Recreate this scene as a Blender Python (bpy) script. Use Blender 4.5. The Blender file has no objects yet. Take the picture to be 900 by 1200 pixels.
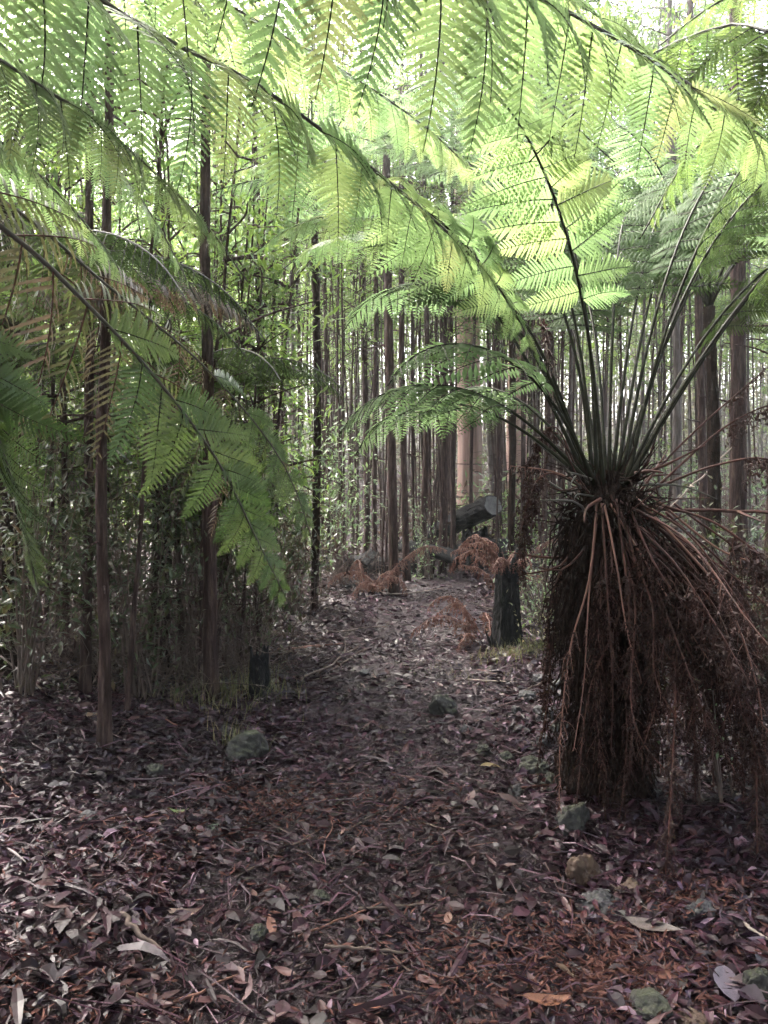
import bpy, bmesh, math, random
import numpy as np
from mathutils import Vector, Matrix

R = random.Random(7)
G = np.random.default_rng(11)
scene = bpy.context.scene
C = scene.collection
rad = math.radians

# ------------------------------------------------------------------ camera, sky, sun, exposure
CAM_H = 1.55
F = 942.0                       # focal length in pixels of a 900 x 1200 frame
HOR = 560.0                     # row of the horizon
cam_d = bpy.data.cameras.new('camera')
cam = bpy.data.objects.new('camera', cam_d); C.objects.link(cam)
cam.location = (0, 0, CAM_H); cam.rotation_euler = (rad(90), 0, 0)
cam_d.sensor_fit = 'VERTICAL'; cam_d.angle = 2*math.atan(600/F)
cam_d.shift_y = -(600-HOR)/1200
cam_d.clip_start = 0.05; cam_d.clip_end = 600
scene.camera = cam

SUN_AZ, SUN_EL = rad(-38), rad(50)
world = bpy.data.worlds.new('World'); scene.world = world; world.use_nodes = True
nt = world.node_tree
bg = nt.nodes['Background']
sky = nt.nodes.new('ShaderNodeTexSky'); sky.sky_type = 'NISHITA'; sky.sun_disc = False
sky.sun_elevation = SUN_EL; sky.sun_rotation = SUN_AZ
sky.air_density = 1.0; sky.dust_density = 6.0; sky.ozone_density = 1.0
hs = nt.nodes.new('ShaderNodeHueSaturation'); hs.inputs['Saturation'].default_value = .62     # overcast: a whiter sky all round
nt.links.new(sky.outputs[0], hs.inputs['Color']); nt.links.new(hs.outputs[0], bg.inputs[0]); bg.inputs[1].default_value = 0.15
sd = bpy.data.lights.new('sun', 'SUN'); sun = bpy.data.objects.new('sun', sd); C.objects.link(sun)
sd.energy = 1.5; sd.angle = rad(14); sd.color = (1.0, 0.95, 0.86)
SUNV = Vector((math.sin(SUN_AZ)*math.cos(SUN_EL), math.cos(SUN_AZ)*math.cos(SUN_EL), math.sin(SUN_EL)))
sun.rotation_euler = SUNV.to_track_quat('Z', 'Y').to_euler(); sun.location = (-6, 12, 25)

vs = scene.view_settings
vs.view_transform = 'Standard'; vs.look = 'None'; vs.gamma = 1.0; vs.use_curve_mapping = False
vs.exposure = 4.3
cy = scene.cycles
cy.max_bounces = 6; cy.diffuse_bounces = 4; cy.glossy_bounces = 2; cy.transmission_bounces = 4
cy.transparent_max_bounces = 4; cy.volume_bounces = 0
cy.use_denoising = True; cy.denoiser = 'OPENIMAGEDENOISE'; cy.denoising_input_passes = 'RGB_ALBEDO_NORMAL'; cy.denoising_prefilter = 'ACCURATE'; cy.caustics_reflective = False; cy.caustics_refractive = False
cy.use_adaptive_sampling = True; cy.adaptive_threshold = 0.02

def at(px, py, d):
    """a point d metres in front of the camera on the sight line of a photograph pixel"""
    return np.array([(px-450)/F*d, d, CAM_H+(HOR-py)/F*d])

# ------------------------------------------------------------------ terrain
_tr = np.random.default_rng(3)
_W = []
for wl, amp, n in ((6.0, .07, 5), (1.7, .030, 7), (.62, .013, 9), (.26, .006, 9)):
    for k in range(n):
        a = _tr.uniform(0, 2*math.pi); ph = _tr.uniform(0, 2*math.pi); w = wl*_tr.uniform(.75, 1.3)
        _W.append((math.cos(a)*2*math.pi/w, math.sin(a)*2*math.pi/w, ph, amp/math.sqrt(n)*1.2))
def path_x(y):
    return np.interp(y, [-6, 2, 4, 5.5, 7.2, 9.5, 11, 13, 18], [-.2, -.02, .05, .14, .3, .62, .68, .35, -1.2])
def path_w(y):
    return np.interp(y, [-6, 2, 4, 7, 10, 18], [.75, .72, .66, .6, .55, .45])
def ground(x, y):
    x = np.asarray(x, float); y = np.asarray(y, float)
    z = np.zeros(np.broadcast(x, y).shape)
    for kx, ky, ph, a in _W: z = z + a*np.sin(kx*x+ky*y+ph)
    dx = x-path_x(y)
    off = np.abs(dx)-path_w(y)
    k = 1/(1+np.exp(-np.clip(off*7, -30, 30)))
    z = z*(.45+.55*k)
    z = z+.09*k*np.clip(np.abs(dx)-.4, 0, 2.5)
    z = z+.012*np.clip(y-7, 0, 40)+.02*np.clip(y-14, 0, 40)+.10*np.clip(y-22, 0, 60)
    return z

def gd(py, px=450):
    """distance at which the sight line of a photograph pixel meets the ground"""
    d = np.arange(1.4, 40, .01); x = (px-450)/F*d; z = CAM_H+(HOR-py)/F*d
    k = np.argmax(z < ground(x, d)); return float(d[k])

# ------------------------------------------------------------------ mesh builder
class MB:
    def __init__(s): s.v = []; s.f = []; s.n = 0; s.hascol = False
    def add(s, v, f, mat=0, col=None, smooth=False):
        v = np.asarray(v, float).reshape(-1, 3)
        if not isinstance(f, list): f = [f]
        for q in f:
            q = np.asarray(q, int)
            if len(q): s.f.append((q+s.n, mat, smooth))
        if col is None: c = np.ones((len(v), 4))
        else:
            s.hascol = True
            c = np.asarray(col, float)
            if c.ndim == 1: c = np.tile(c, (len(v), 1))
            if c.shape[1] == 3: c = np.hstack([c, np.ones((len(c), 1))])
        s.v.append((v, c)); s.n += len(v)
    def mesh(s, name, mats, off=(0, 0, 0)):
        me = bpy.data.meshes.new(name)
        V = np.vstack([a for a, _ in s.v])-np.asarray(off, float)
        me.vertices.add(len(V)); me.vertices.foreach_set('co', V.astype(np.float32).ravel())
        tot = sum(q.size for q, _, _ in s.f); nf = sum(len(q) for q, _, _ in s.f)
        idx = np.concatenate([q.ravel() for q, _, _ in s.f])
        starts = []; p = 0; mi = []; sm = []
        for q, m, smo in s.f:
            k = q.shape[1]; starts.append(p+np.arange(len(q))*k); p += q.size
            mi.append(np.full(len(q), m)); sm.append(np.full(len(q), smo))
        me.loops.add(tot); me.loops.foreach_set('vertex_index', idx.astype(np.int32))
        me.polygons.add(nf); me.polygons.foreach_set('loop_start', np.concatenate(starts).astype(np.int32))
        me.polygons.foreach_set('material_index', np.concatenate(mi).astype(np.int32))
        me.polygons.foreach_set('use_smooth', np.concatenate(sm).astype(bool))
        if s.hascol:
            at_ = me.color_attributes.new('Col', 'FLOAT_COLOR', 'POINT')
            at_.data.foreach_set('color', np.vstack([c for _, c in s.v]).astype(np.float32).ravel())
        me.update(calc_edges=True)
        for m in (mats if isinstance(mats, (list, tuple)) else [mats]): me.materials.append(m)
        return me
    def build(s, name, mats, parent=None, loc=None):
        """linked object; world coordinates in, origin at loc (or the parent's origin)"""
        if parent is not None:
            base = np.array(wloc(parent))
            o = bpy.data.objects.new(name, s.mesh(name, mats, base)); C.objects.link(o); o.parent = parent
        else:
            base = np.zeros(3) if loc is None else np.asarray(loc, float)
            o = bpy.data.objects.new(name, s.mesh(name, mats, base)); C.objects.link(o); o.location = base
        return o
def wloc(o):
    p = Vector((0, 0, 0))
    while o is not None: p = p+o.location; o = o.parent
    return p
def tag(o, label, cat, group=None):
    o['label'] = label; o['category'] = cat
    if group: o['group'] = group
    return o
def thing(name, label, cat, loc, group=None):
    o = bpy.data.objects.new(name, None); C.objects.link(o); o.location = loc; o.empty_display_size = .1
    return tag(o, label, cat, group)
def copy_tree(o, parent=None):
    c = o.copy(); C.objects.link(c); c.parent = parent
    for ch in list(o.children): copy_tree(ch, c)
    return c

def nrm(v):
    v = np.asarray(v, float); n = np.linalg.norm(v, axis=-1, keepdims=True); return v/np.maximum(n, 1e-9)
def spline(pts, n):
    P = np.asarray(pts, float)
    if len(P) == 2: return P[0]+(P[1]-P[0])*np.linspace(0, 1, n)[:, None]
    Q = np.vstack([2*P[0]-P[1], P, 2*P[-1]-P[-2]])
    seg = np.linalg.norm(np.diff(P, axis=0), axis=1); cum = np.concatenate([[0], np.cumsum(seg)])
    out = []
    for s in np.linspace(0, cum[-1], n):
        i = min(np.searchsorted(cum, s, 'right')-1, len(P)-2); t = (s-cum[i])/max(seg[i], 1e-9)
        a, b, c, d = Q[i], Q[i+1], Q[i+2], Q[i+3]
        out.append(.5*((2*b)+(-a+c)*t+(2*a-5*b+4*c-d)*t*t+(-a+3*b-3*c+d)*t**3))
    return np.array(out)
def tube(path, r, sides=6, cap=True, rough=0.0, rng=G):
    P = np.asarray(path, float); n = len(P); r = np.broadcast_to(np.asarray(r, float), (n,))
    T = nrm(np.gradient(P, axis=0))
    ref = np.array([0, 0, 1.]) if abs(T[0][2]) < .9 else np.array([1., 0, 0])
    A = nrm(np.cross(T, ref)); B = np.cross(T, A)
    th = np.linspace(0, 2*math.pi, sides, endpoint=False)
    rr = r[:, None]*np.ones((n, sides))
    if rough: rr = rr*(1+rough*rng.standard_normal((n, sides)))
    V = P[:, None, :]+rr[..., None]*(np.cos(th)[None, :, None]*A[:, None, :]+np.sin(th)[None, :, None]*B[:, None, :])
    i = np.arange(n-1)[:, None]*sides; j = np.arange(sides)[None, :]; k = (j+1) % sides
    q = np.stack([i+j, i+k, i+sides+k, i+sides+j], -1).reshape(-1, 4)
    V = V.reshape(-1, 3); fs = [q]
    if cap:
        V = np.vstack([V, P[0], P[-1]]); j = np.arange(sides); k = (j+1) % sides
        fs.append(np.stack([k, j, np.full(sides, n*sides)], -1))
        fs.append(np.stack([(n-1)*sides+j, (n-1)*sides+k, np.full(sides, n*sides+1)], -1))
    return V, fs

# ------------------------------------------------------------------ materials
def new_mat(name):
    m = bpy.data.materials.new(name); m.use_nodes = True; t = m.node_tree
    return m, t, t.nodes['Principled BSDF'], t.nodes['Material Output']
def N(t, typ, **kw):
    n = t.nodes.new(typ)
    for k, v in kw.items(): setattr(n, k, v)
    return n
def ramp(t, fac, stops):
    r = N(t, 'ShaderNodeValToRGB'); e = r.color_ramp.elements
    while len(e) < len(stops): e.new(.5)
    for i, (p, c) in enumerate(stops): e[i].position = p; e[i].color = (*c, 1)
    t.links.new(fac, r.inputs[0]); return r.outputs[0]
def noise(t, scale, detail=4, rough=.6, stretch=None, coord='Object'):
    tc = N(t, 'ShaderNodeTexCoord'); n = N(t, 'ShaderNodeTexNoise')
    n.inputs['Scale'].default_value = scale; n.inputs['Detail'].default_value = detail; n.inputs['Roughness'].default_value = rough
    src = tc.outputs[coord]
    if stretch:
        mp = N(t, 'ShaderNodeMapping'); mp.inputs['Scale'].default_value = stretch
        t.links.new(src, mp.inputs[0]); src = mp.outputs[0]
    t.links.new(src, n.inputs['Vector']); return n.outputs[0]
def bump(t, p, h, strength, dist):
    b = N(t, 'ShaderNodeBump'); b.inputs['Strength'].default_value = strength; b.inputs['Distance'].default_value = dist
    t.links.new(h, b.inputs['Height']); t.links.new(b.outputs[0], p.inputs['Normal'])
def surf(name, stops, scale=8, stretch=None, rough=.8, spec=.3, bs=.6, bd=.01, bscale=None, detail=5):
    m, t, p, o = new_mat(name)
    n = noise(t, scale, detail, .65, stretch)
    t.links.new(ramp(t, n, stops), p.inputs['Base Color'])
    p.inputs['Roughness'].default_value = rough; p.inputs['Specular IOR Level'].default_value = spec
    h = noise(t, bscale or scale*2.5, 4, .65, stretch)
    bump(t, p, h, bs, bd); return m
def leafmat(name, stops, trans, tfac=.45, rough=.4, spec=.5, src='object', tmul=None):
    """thin leaf: glossy diffuse skin plus light passing through"""
    m, t, p, o = new_mat(name)
    if src == 'object': f = N(t, 'ShaderNodeObjectInfo').outputs['Random']
    elif src == 'island': f = N(t, 'ShaderNodeNewGeometry').outputs['Random Per Island']
    else: f = noise(t, src, 3, .6)
    c = ramp(t, f, stops)
    t.links.new(c, p.inputs['Base Color'])
    p.inputs['Roughness'].default_value = rough; p.inputs['Specular IOR Level'].default_value = spec
    tr = N(t, 'ShaderNodeBsdfTranslucent'); 
    mx = N(t, 'ShaderNodeMix', data_type='RGBA', blend_type='MULTIPLY'); mx.inputs[0].default_value = 1
    t.links.new(c, mx.inputs[6]); mx.inputs[7].default_value = (*trans, 1)
    t.links.new(mx.outputs[2], tr.inputs[0])
    ms = N(t, 'ShaderNodeMixShader'); ms.inputs[0].default_value = tfac
    t.links.new(p.outputs[0], ms.inputs[1]); t.links.new(tr.outputs[0], ms.inputs[2]); t.links.new(ms.outputs[0], o.inputs[0])
    return m
def colmat(name, rough=.5, spec=.4, tfac=0.0):
    m, t, p, o = new_mat(name)
    a = N(t, 'ShaderNodeAttribute', attribute_name='Col')
    n = noise(t, 35, 3, .6)
    mx = N(t, 'ShaderNodeMix', data_type='RGBA', blend_type='MULTIPLY'); mx.inputs[0].default_value = 1
    t.links.new(a.outputs[0], mx.inputs[6]); t.links.new(ramp(t, n, [(.3, (.6, .6, .6)), (.7, (1.15, 1.15, 1.15))]), mx.inputs[7])
    t.links.new(mx.outputs[2], p.inputs['Base Color'])
    r = N(t, 'ShaderNodeMapRange'); r.inputs[3].default_value = rough-.18; r.inputs[4].default_value = rough+.25
    t.links.new(noise(t, 9, 3, .6), r.inputs[0]); t.links.new(r.outputs[0], p.inputs['Roughness'])
    p.inputs['Specular IOR Level'].default_value = spec
    return m

M = {}
M['soil'] = surf('soil', [(.25, (.008, .004, .005)), (.5, (.018, .009, .011)), (.8, (.038, .019, .023))], 5, None, .8, .15, 1, .03, 22)
M['mud'] = surf('wet_mud', [(.25, (.009, .005, .0065)), (.55, (.020, .011, .014)), (.85, (.045, .026, .032))], 6, None, .6, .2, 1, .03, 26)
M['bark'] = surf('brown_bark', [(.3, (.012, .007, .006)), (.5, (.038, .021, .019)), (.7, (.10, .066, .057))], 9, (4, 4, .5), .9, .12, 1, .025, 14)
M['barkgrey'] = surf('grey_bark', [(.3, (.026, .020, .018)), (.5, (.075, .058, .052)), (.7, (.15, .125, .115))], 6, (4, 4, .5), .85, .2, 1, .012, 14)
M['pinkbark'] = surf('pink_grey_bark', [(.3, (.09, .052, .043)), (.5, (.21, .125, .10)), (.7, (.31, .21, .175))], 2.6, (3, 3, .25), .7, .25, .5, .01, 5)
M['char'] = surf('charred_wood', [(.3, (.006, .006, .007)), (.6, (.016, .015, .016)), (.9, (.045, .042, .042))], 9, (2.5, 2.5, .7), .8, .12, 1, .03, 18)
M['cutwood'] = surf('weathered_cut_wood', [(.3, (.04, .037, .036)), (.7, (.13, .12, .115))], 12, None, .75, .3, .4, .004)
M['stone'] = surf('grey_stone', [(.25, (.016, .014, .015)), (.6, (.038, .034, .035)), (.9, (.09, .085, .08))], 9, None, .7, .4, .8, .01, 30)
M['ochre'] = surf('ochre_stone', [(.25, (.022, .012, .009)), (.6, (.062, .032, .018)), (.9, (.11, .068, .045))], 10, None, .7, .4, .8, .01, 30)
def moss_mat():
    m, t, p, o = new_mat('mossy_stone')
    c1 = ramp(t, noise(t, 10, 5), [(.25, (.010, .009, .008)), (.6, (.026, .023, .020)), (.9, (.075, .07, .06))])
    c2 = ramp(t, noise(t, 60, 4), [(.3, (.009, .010, .004)), (.7, (.028, .029, .010))])
    g = N(t, 'ShaderNodeNewGeometry'); sx = N(t, 'ShaderNodeSeparateXYZ'); t.links.new(g.outputs['Normal'], sx.inputs[0])
    ad = N(t, 'ShaderNodeMath', operation='MULTIPLY_ADD'); ad.inputs[1].default_value = .55
    t.links.new(sx.outputs[2], ad.inputs[0]); t.links.new(noise(t, 6, 4), ad.inputs[2])
    mx = N(t, 'ShaderNodeMix', data_type='RGBA')
    t.links.new(ramp(t, ad.outputs[0], [(.72, (0, 0, 0)), (1.0, (1, 1, 1))]), mx.inputs[0]); t.links.new(c1, mx.inputs[6]); t.links.new(c2, mx.inputs[7])
    t.links.new(mx.outputs[2], p.inputs['Base Color']); p.inputs['Roughness'].default_value = .8
    bump(t, p, noise(t, 50, 4), 1, .01); return m
M['moss'] = moss_mat()
M['stipe'] = surf('green_brown_stalk', [(.3, (.006, .0065, .0035)), (.7, (.020, .020, .009))], 14, (3, 3, .5), .6, .1, .5, .003)
M['rachis'] = surf('dark_rachis', [(.3, (.020, .016, .012)), (.7, (.05, .04, .028))], 14, None, .5, .5, .5, .003)
M['deadstalk'] = surf('red_brown_stalk', [(.3, (.016, .006, .005)), (.7, (.085, .032, .024))], 12, None, .7, .2, .5, .003)
M['fibre'] = surf('trunk_fibre', [(.3, (.010, .007, .006)), (.7, (.035, .020, .016))], 20, (3, 3, .6), .95, .04, 1, .03)
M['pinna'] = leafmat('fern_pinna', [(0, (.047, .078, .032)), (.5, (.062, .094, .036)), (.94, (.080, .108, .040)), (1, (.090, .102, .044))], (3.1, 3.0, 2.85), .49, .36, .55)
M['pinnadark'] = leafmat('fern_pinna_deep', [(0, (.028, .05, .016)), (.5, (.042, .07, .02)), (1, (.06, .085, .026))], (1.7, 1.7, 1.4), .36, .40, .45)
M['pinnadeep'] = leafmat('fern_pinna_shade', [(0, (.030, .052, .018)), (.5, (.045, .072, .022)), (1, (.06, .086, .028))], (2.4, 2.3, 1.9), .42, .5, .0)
M['pinnaolive'] = leafmat('fern_pinna_browning', [(0, (.032, .045, .018)), (.5, (.045, .054, .022)), (.75, (.055, .045, .028)), (1, (.055, .036, .028))], (2.4, 2.3, 1.8), .4, .4, .45)
M['fernjoin'] = leafmat('fern_leaflets', [(0, (.042, .070, .033)), (.5, (.056, .088, .039)), (1, (.074, .104, .044))], (3.1, 3.0, 2.9), .49, .5, .04, src=3.0)
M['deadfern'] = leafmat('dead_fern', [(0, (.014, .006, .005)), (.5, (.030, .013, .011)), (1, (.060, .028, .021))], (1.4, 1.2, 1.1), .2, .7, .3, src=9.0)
M['debris'] = leafmat('fern_debris', [(.2, (.045, .017, .014)), (.5, (.085, .034, .027)), (.8, (.14, .065, .05))], (1.2, 1.1, 1), .1, .8, .2, src=9.0)
M['ferndark'] = leafmat('fern_leaflets_deep', [(0, (.028, .046, .016)), (.5, (.042, .064, .022)), (1, (.056, .076, .028))], (2.1, 2.0, 1.7), .4, .55, .0, src=3.0)
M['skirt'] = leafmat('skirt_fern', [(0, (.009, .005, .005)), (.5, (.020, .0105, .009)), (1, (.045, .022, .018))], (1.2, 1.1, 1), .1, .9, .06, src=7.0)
M['rustfern'] = leafmat('rust_fern', [(.2, (.05, .021, .016)), (.5, (.10, .044, .032)), (.8, (.18, .092, .068))], (1.4, 1.2, 1.1), .25, .7, .3, src=9.0)
M['canopy'] = leafmat('canopy_leaf', [(0, (.035, .065, .02)), (.5, (.055, .09, .025)), (1, (.085, .115, .035))], (2.8, 2.8, 1.8), .45, .4, .5, src='island')
M['farleaf'] = leafmat('far_leaf', [(0, (.035, .042, .024)), (.5, (.058, .062, .036)), (1, (.08, .078, .05))], (1.9, 1.8, 1.6), .4, .5, .3, src='island')
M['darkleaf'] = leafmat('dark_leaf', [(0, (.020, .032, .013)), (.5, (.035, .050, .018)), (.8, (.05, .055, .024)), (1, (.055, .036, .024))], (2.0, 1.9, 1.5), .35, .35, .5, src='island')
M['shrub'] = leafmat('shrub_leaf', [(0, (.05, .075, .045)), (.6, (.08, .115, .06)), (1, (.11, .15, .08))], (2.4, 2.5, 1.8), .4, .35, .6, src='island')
M['brownleaf'] = leafmat('brown_leaf', [(0, (.03, .018, .014)), (.6, (.06, .036, .028)), (1, (.10, .065, .05))], (1.5, 1.4, 1.2), .25, .6, .3, src='island')
M['grass'] = leafmat('grass_blade', [(0, (.06, .075, .03)), (.6, (.12, .12, .055)), (1, (.2, .16, .09))], (1.8, 1.8, 1.4), .3, .5, .4, src='island')
M['twig'] = surf('dead_twig', [(.3, (.04, .026, .022)), (.7, (.12, .085, .07))], 9, None, .8, .3, .4, .003)
M['paletwig'] = surf('pale_stick', [(.3, (.14, .10, .085)), (.7, (.30, .24, .20))], 9, (1, 1, 1), .7, .3, .4, .003)
M['redtwig'] = surf('red_stick', [(.3, (.09, .035, .025)), (.7, (.19, .085, .06))], 9, None, .6, .4, .4, .003)
M['litter'] = colmat('leaf_litter', .40, .2)
M['leafobj'] = leafmat('fallen_leaf', [(0, (.034, .016, .017)), (.35, (.06, .028, .028)), (.7, (.075, .036, .038)), (.92, (.10, .056, .056)), (.97, (.14, .058, .04)), (1, (.17, .115, .11))], (1.1, 1, .9), .1, .45, .2)

# ------------------------------------------------------------------ ground and path
def graded(lo, hi, core_lo, core_hi, step, grow=1.25):
    c = list(np.arange(core_lo, core_hi+1e-6, step)); s = step; x = c[-1]
    while x < hi: s *= grow; x += s; c.append(x)
    s = step; x = c[0]
    while x > lo: s *= grow; x -= s; c.insert(0, x)
    return np.array(c)
def sheet(xs, ys, zf):
    X, Y = np.meshgrid(xs, ys); V = np.stack([X, Y, zf(X, Y)], -1).reshape(-1, 3)
    nx = len(xs); i = np.arange(len(ys)-1)[:, None]*nx; j = np.arange(nx-1)[None, :]
    return V, np.stack([i+j, i+j+1, i+nx+j+1, i+nx+j], -1).reshape(-1, 4)
mb = MB(); mb.add(*sheet(graded(-120, 120, -3.2, 3.4, .05), graded(-60, 180, 1.4, 9.5, .05), ground), smooth=True)
ground_o = mb.build('ground', M['soil']); ground_o['kind'] = 'structure'
# trodden path, a sheet that follows the ground
ys = np.concatenate([np.arange(-4, 1.4, .2), np.arange(1.4, 11, .05), np.arange(11, 17, .2)]); us = np.linspace(-1, 1, 23)
U, Yp = np.meshgrid(us, ys)
edge = 1+.16*np.sin(Yp*2.3)+.1*np.sin(Yp*5.1+1+U)
Xp = path_x(Yp)+U*path_w(Yp)*edge
Zp = ground(Xp, Yp)+.006*(1-np.abs(U)**6)-.004*(np.abs(U) > .99)
V = np.stack([Xp, Yp, Zp], -1).reshape(-1, 3); nx = len(us)
i = np.arange(len(ys)-1)[:, None]*nx; j = np.arange(nx-1)[None, :]
mb = MB(); mb.add(V, np.stack([i+j, i+j+1, i+nx+j+1, i+nx+j], -1).reshape(-1, 4), smooth=True)
path_o = mb.build('path', M['mud']); path_o['kind'] = 'structure'

# ------------------------------------------------------------------ leaf generators
def rot_frame(D, Nn):
    X = nrm(D); Z = nrm(Nn-(Nn*X).sum(-1, keepdims=True)*X); Y = np.cross(Z, X); return X, Y, Z
LS = np.array([0, .16, .42, .72, 1.0]); LW = np.array([0, .62, 1, .66, 0])
def leaf_shapes(P, D, Nn, L, W, curl, fold, bend):
    """lanceolate leaves with a midrib: 11 points, 8 faces each"""
    n = len(P); X, Y, Z = rot_frame(D, Nn)
    out = np.zeros((n, 11, 3)); k = 0
    L = L[:, None]; W = W[:, None]; curl = curl[:, None]; fold = fold[:, None]; bend = bend[:, None]
    def pt(s, w, side):
        return P+X*(s*L)+Y*(side*w*W*.5+bend*L*(s-s*s)*4)+Z*(curl*L*((s-.5)**2-.25)*-1+fold*W*w*abs(side))
    out[:, 0] = pt(0, 0, 0); out[:, 10] = pt(1, 0, 0)
    for q in range(3):
        s, w = LS[q+1], LW[q+1]
        out[:, 1+3*q] = pt(s, w, -1); out[:, 2+3*q] = pt(s, w, 0); out[:, 3+3*q] = pt(s, w, 1)
    tri = np.array([[0, 2, 1], [0, 3, 2], [7, 8, 10], [8, 9, 10]])
    quad = np.array([[1, 2, 5, 4], [2, 3, 6, 5], [4, 5, 8, 7], [5, 6, 9, 8]])
    b = (np.arange(n)*11)[:, None, None]
    return out.reshape(-1, 3), [(tri[None]+b).reshape(-1, 3), (quad[None]+b).reshape(-1, 4)]
def leaf_diamonds(P, D, Nn, L, W):
    n = len(P); X, Y, Z = rot_frame(D, Nn); L = L[:, None]; W = W[:, None]
    out = np.stack([P, P+X*L*.42+Y*W*.5+Z*W*.16, P+X*L, P+X*L*.42-Y*W*.5+Z*W*.16], 1)
    b = (np.arange(n)*4)[:, None, None]
    return out.reshape(-1, 3), (np.array([[0, 1, 2], [0, 2, 3]])[None]+b).reshape(-1, 3)
def rand_dirs(n, rng=G):
    return nrm(rng.standard_normal((n, 3)))

# ------------------------------------------------------------------ fern pinnae (prototypes of unit length along +X)
def pinna_proto(seed, n=21, lobes=6, curve=.22, hang=0.0, ragged=0.0, plen=.30, pw=1.0):
    g = np.random.default_rng(seed); mb = MB()
    xs = np.linspace(0, 1, 12); side = .02*np.sin(xs*3+seed)
    axis = lambda x: np.array([x*(1-.12*curve*x), .03*math.sin(x*2.6+seed), -curve*x*x])
    P = np.array([axis(x) for x in xs])
    v, f = tube(P, np.linspace(.0075, .0025, 12), 4, False); mb.add(v, f, 1, smooth=True)
    xx = .035+.95*(np.linspace(0, 1, n)**1.04)
    for i, x in enumerate(xx):
        prof = min(1.0, .72+1.3*x) if x < .22 else (1-(x-.22)/.80)**.78
        for s in (-1, 1):
            if g.random() < ragged: continue
            L = plen*prof*g.uniform(.9, 1.07)+.012
            W = min(.047*(1-.25*x), L*.5)*g.uniform(.9, 1.05)*pw
            a = rad(70-22*x+g.uniform(-4, 4)); b = hang*g.uniform(.7, 1.15)+g.uniform(-.09, .05)
            d = np.array([math.cos(a), s*math.sin(a)*math.cos(b), -math.sin(a)*math.sin(b)])
            d = nrm(d); z = nrm(np.array([0, -s*math.sin(b)*-1, math.cos(b)])+g.normal(0, .10, 3))
            z = nrm(z-d*(z@d)); y = np.cross(z, d)
            o = axis(x)+np.array([g.uniform(-.004, .004), 0, 0])
            dr = g.uniform(.06, .2)+ragged*.4
            m = lobes
            # midrib points and serrated edges
            t = np.linspace(0, 1, m+1)
            mid = o+d*(t*L)[:, None]+z*(-dr*L*t*t)[:, None]
            wt = W*.5*np.minimum(1, 1.15*(1-t)**.55)
            verts = list(mid); fs = []
            for sd in (-1, 1):
                for k in range(m):
                    tc = (k+.95)/m
                    tip = o+d*(min(tc+.02, 1)*L)+y*(sd*wt[k])+z*(-dr*L*tc*tc-.18*wt[k])
                    low = o+d*((k+.12)/m*L)+y*(sd*wt[k]*.72)+z*(-dr*L*(k/m)**2-.12*wt[k])
                    q = len(verts); verts += [low, tip]
                    fs.append([k, q, q+1, k+1] if sd < 0 else [k, k+1, q+1, q])
            mb.add(np.array(verts), np.array(fs), 0)
    return mb
def low_pinna(seed, n=15, curve=.25, hang=0.0, plen=.30):
    """a light pinna for joined, far fronds: each pinnule two folded faces"""
    g = np.random.default_rng(seed); V = []; Fq = []
    for x in .04+.93*np.linspace(0, 1, n):
        prof = min(1.0, .72+1.3*x) if x < .22 else (1-(x-.22)/.80)**.78
        for s in (-1, 1):
            L = plen*prof*g.uniform(.88, 1.07)+.012; W = min(.058, L*.5); a = rad(68-22*x)
            b = hang*g.uniform(.6, 1.2)+g.uniform(-.1, .12)
            d = np.array([math.cos(a), s*math.sin(a)*math.cos(b), -math.sin(a)*math.sin(b)]); z = np.array([0, 0, 1.])
            z = nrm(z-d*(z@d)); y = np.cross(z, d); o = np.array([x, 0, -curve*x*x])
            q = len(V)
            V += [o, o+d*L*.45+y*W*.5-z*W*.15, o+d*L-z*L*.12, o+d*L*.45-y*W*.5-z*W*.15, o+d*L*.5]
            Fq += [[q, q+4, q+1, q+1], [q, q+3, q+4, q+4], [q+4, q+2, q+1, q+1], [q+4, q+3, q+2, q+2]]
    return np.array(V), np.array(Fq)[:, :3]
LOW = []
for sdd in range(4):
    g_ = np.random.default_rng(sdd); V_, F_ = low_pinna(40+sdd, curve=.2+.08*sdd); LOW.append((V_, F_))
LOWH = [low_pinna(50+k, curve=.35, hang=.9) for k in range(3)]
PM = {}
def pm(kind, i):
    key = (kind, i)
    if key not in PM:
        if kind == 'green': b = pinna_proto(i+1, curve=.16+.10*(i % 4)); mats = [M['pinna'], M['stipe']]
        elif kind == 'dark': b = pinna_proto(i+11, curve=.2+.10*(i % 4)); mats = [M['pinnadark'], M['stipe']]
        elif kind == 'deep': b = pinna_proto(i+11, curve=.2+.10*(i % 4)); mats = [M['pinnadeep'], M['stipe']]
        else: b = pinna_proto(i+21, n=17, curve=.3+.15*(i % 3), hang=.5+.2*(i % 3), ragged=.28, pw=.62); mats = [M['pinnaolive'], M['deadstalk']]
        PM[key] = b.mesh('pinna', mats)
    return PM[key]

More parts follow.
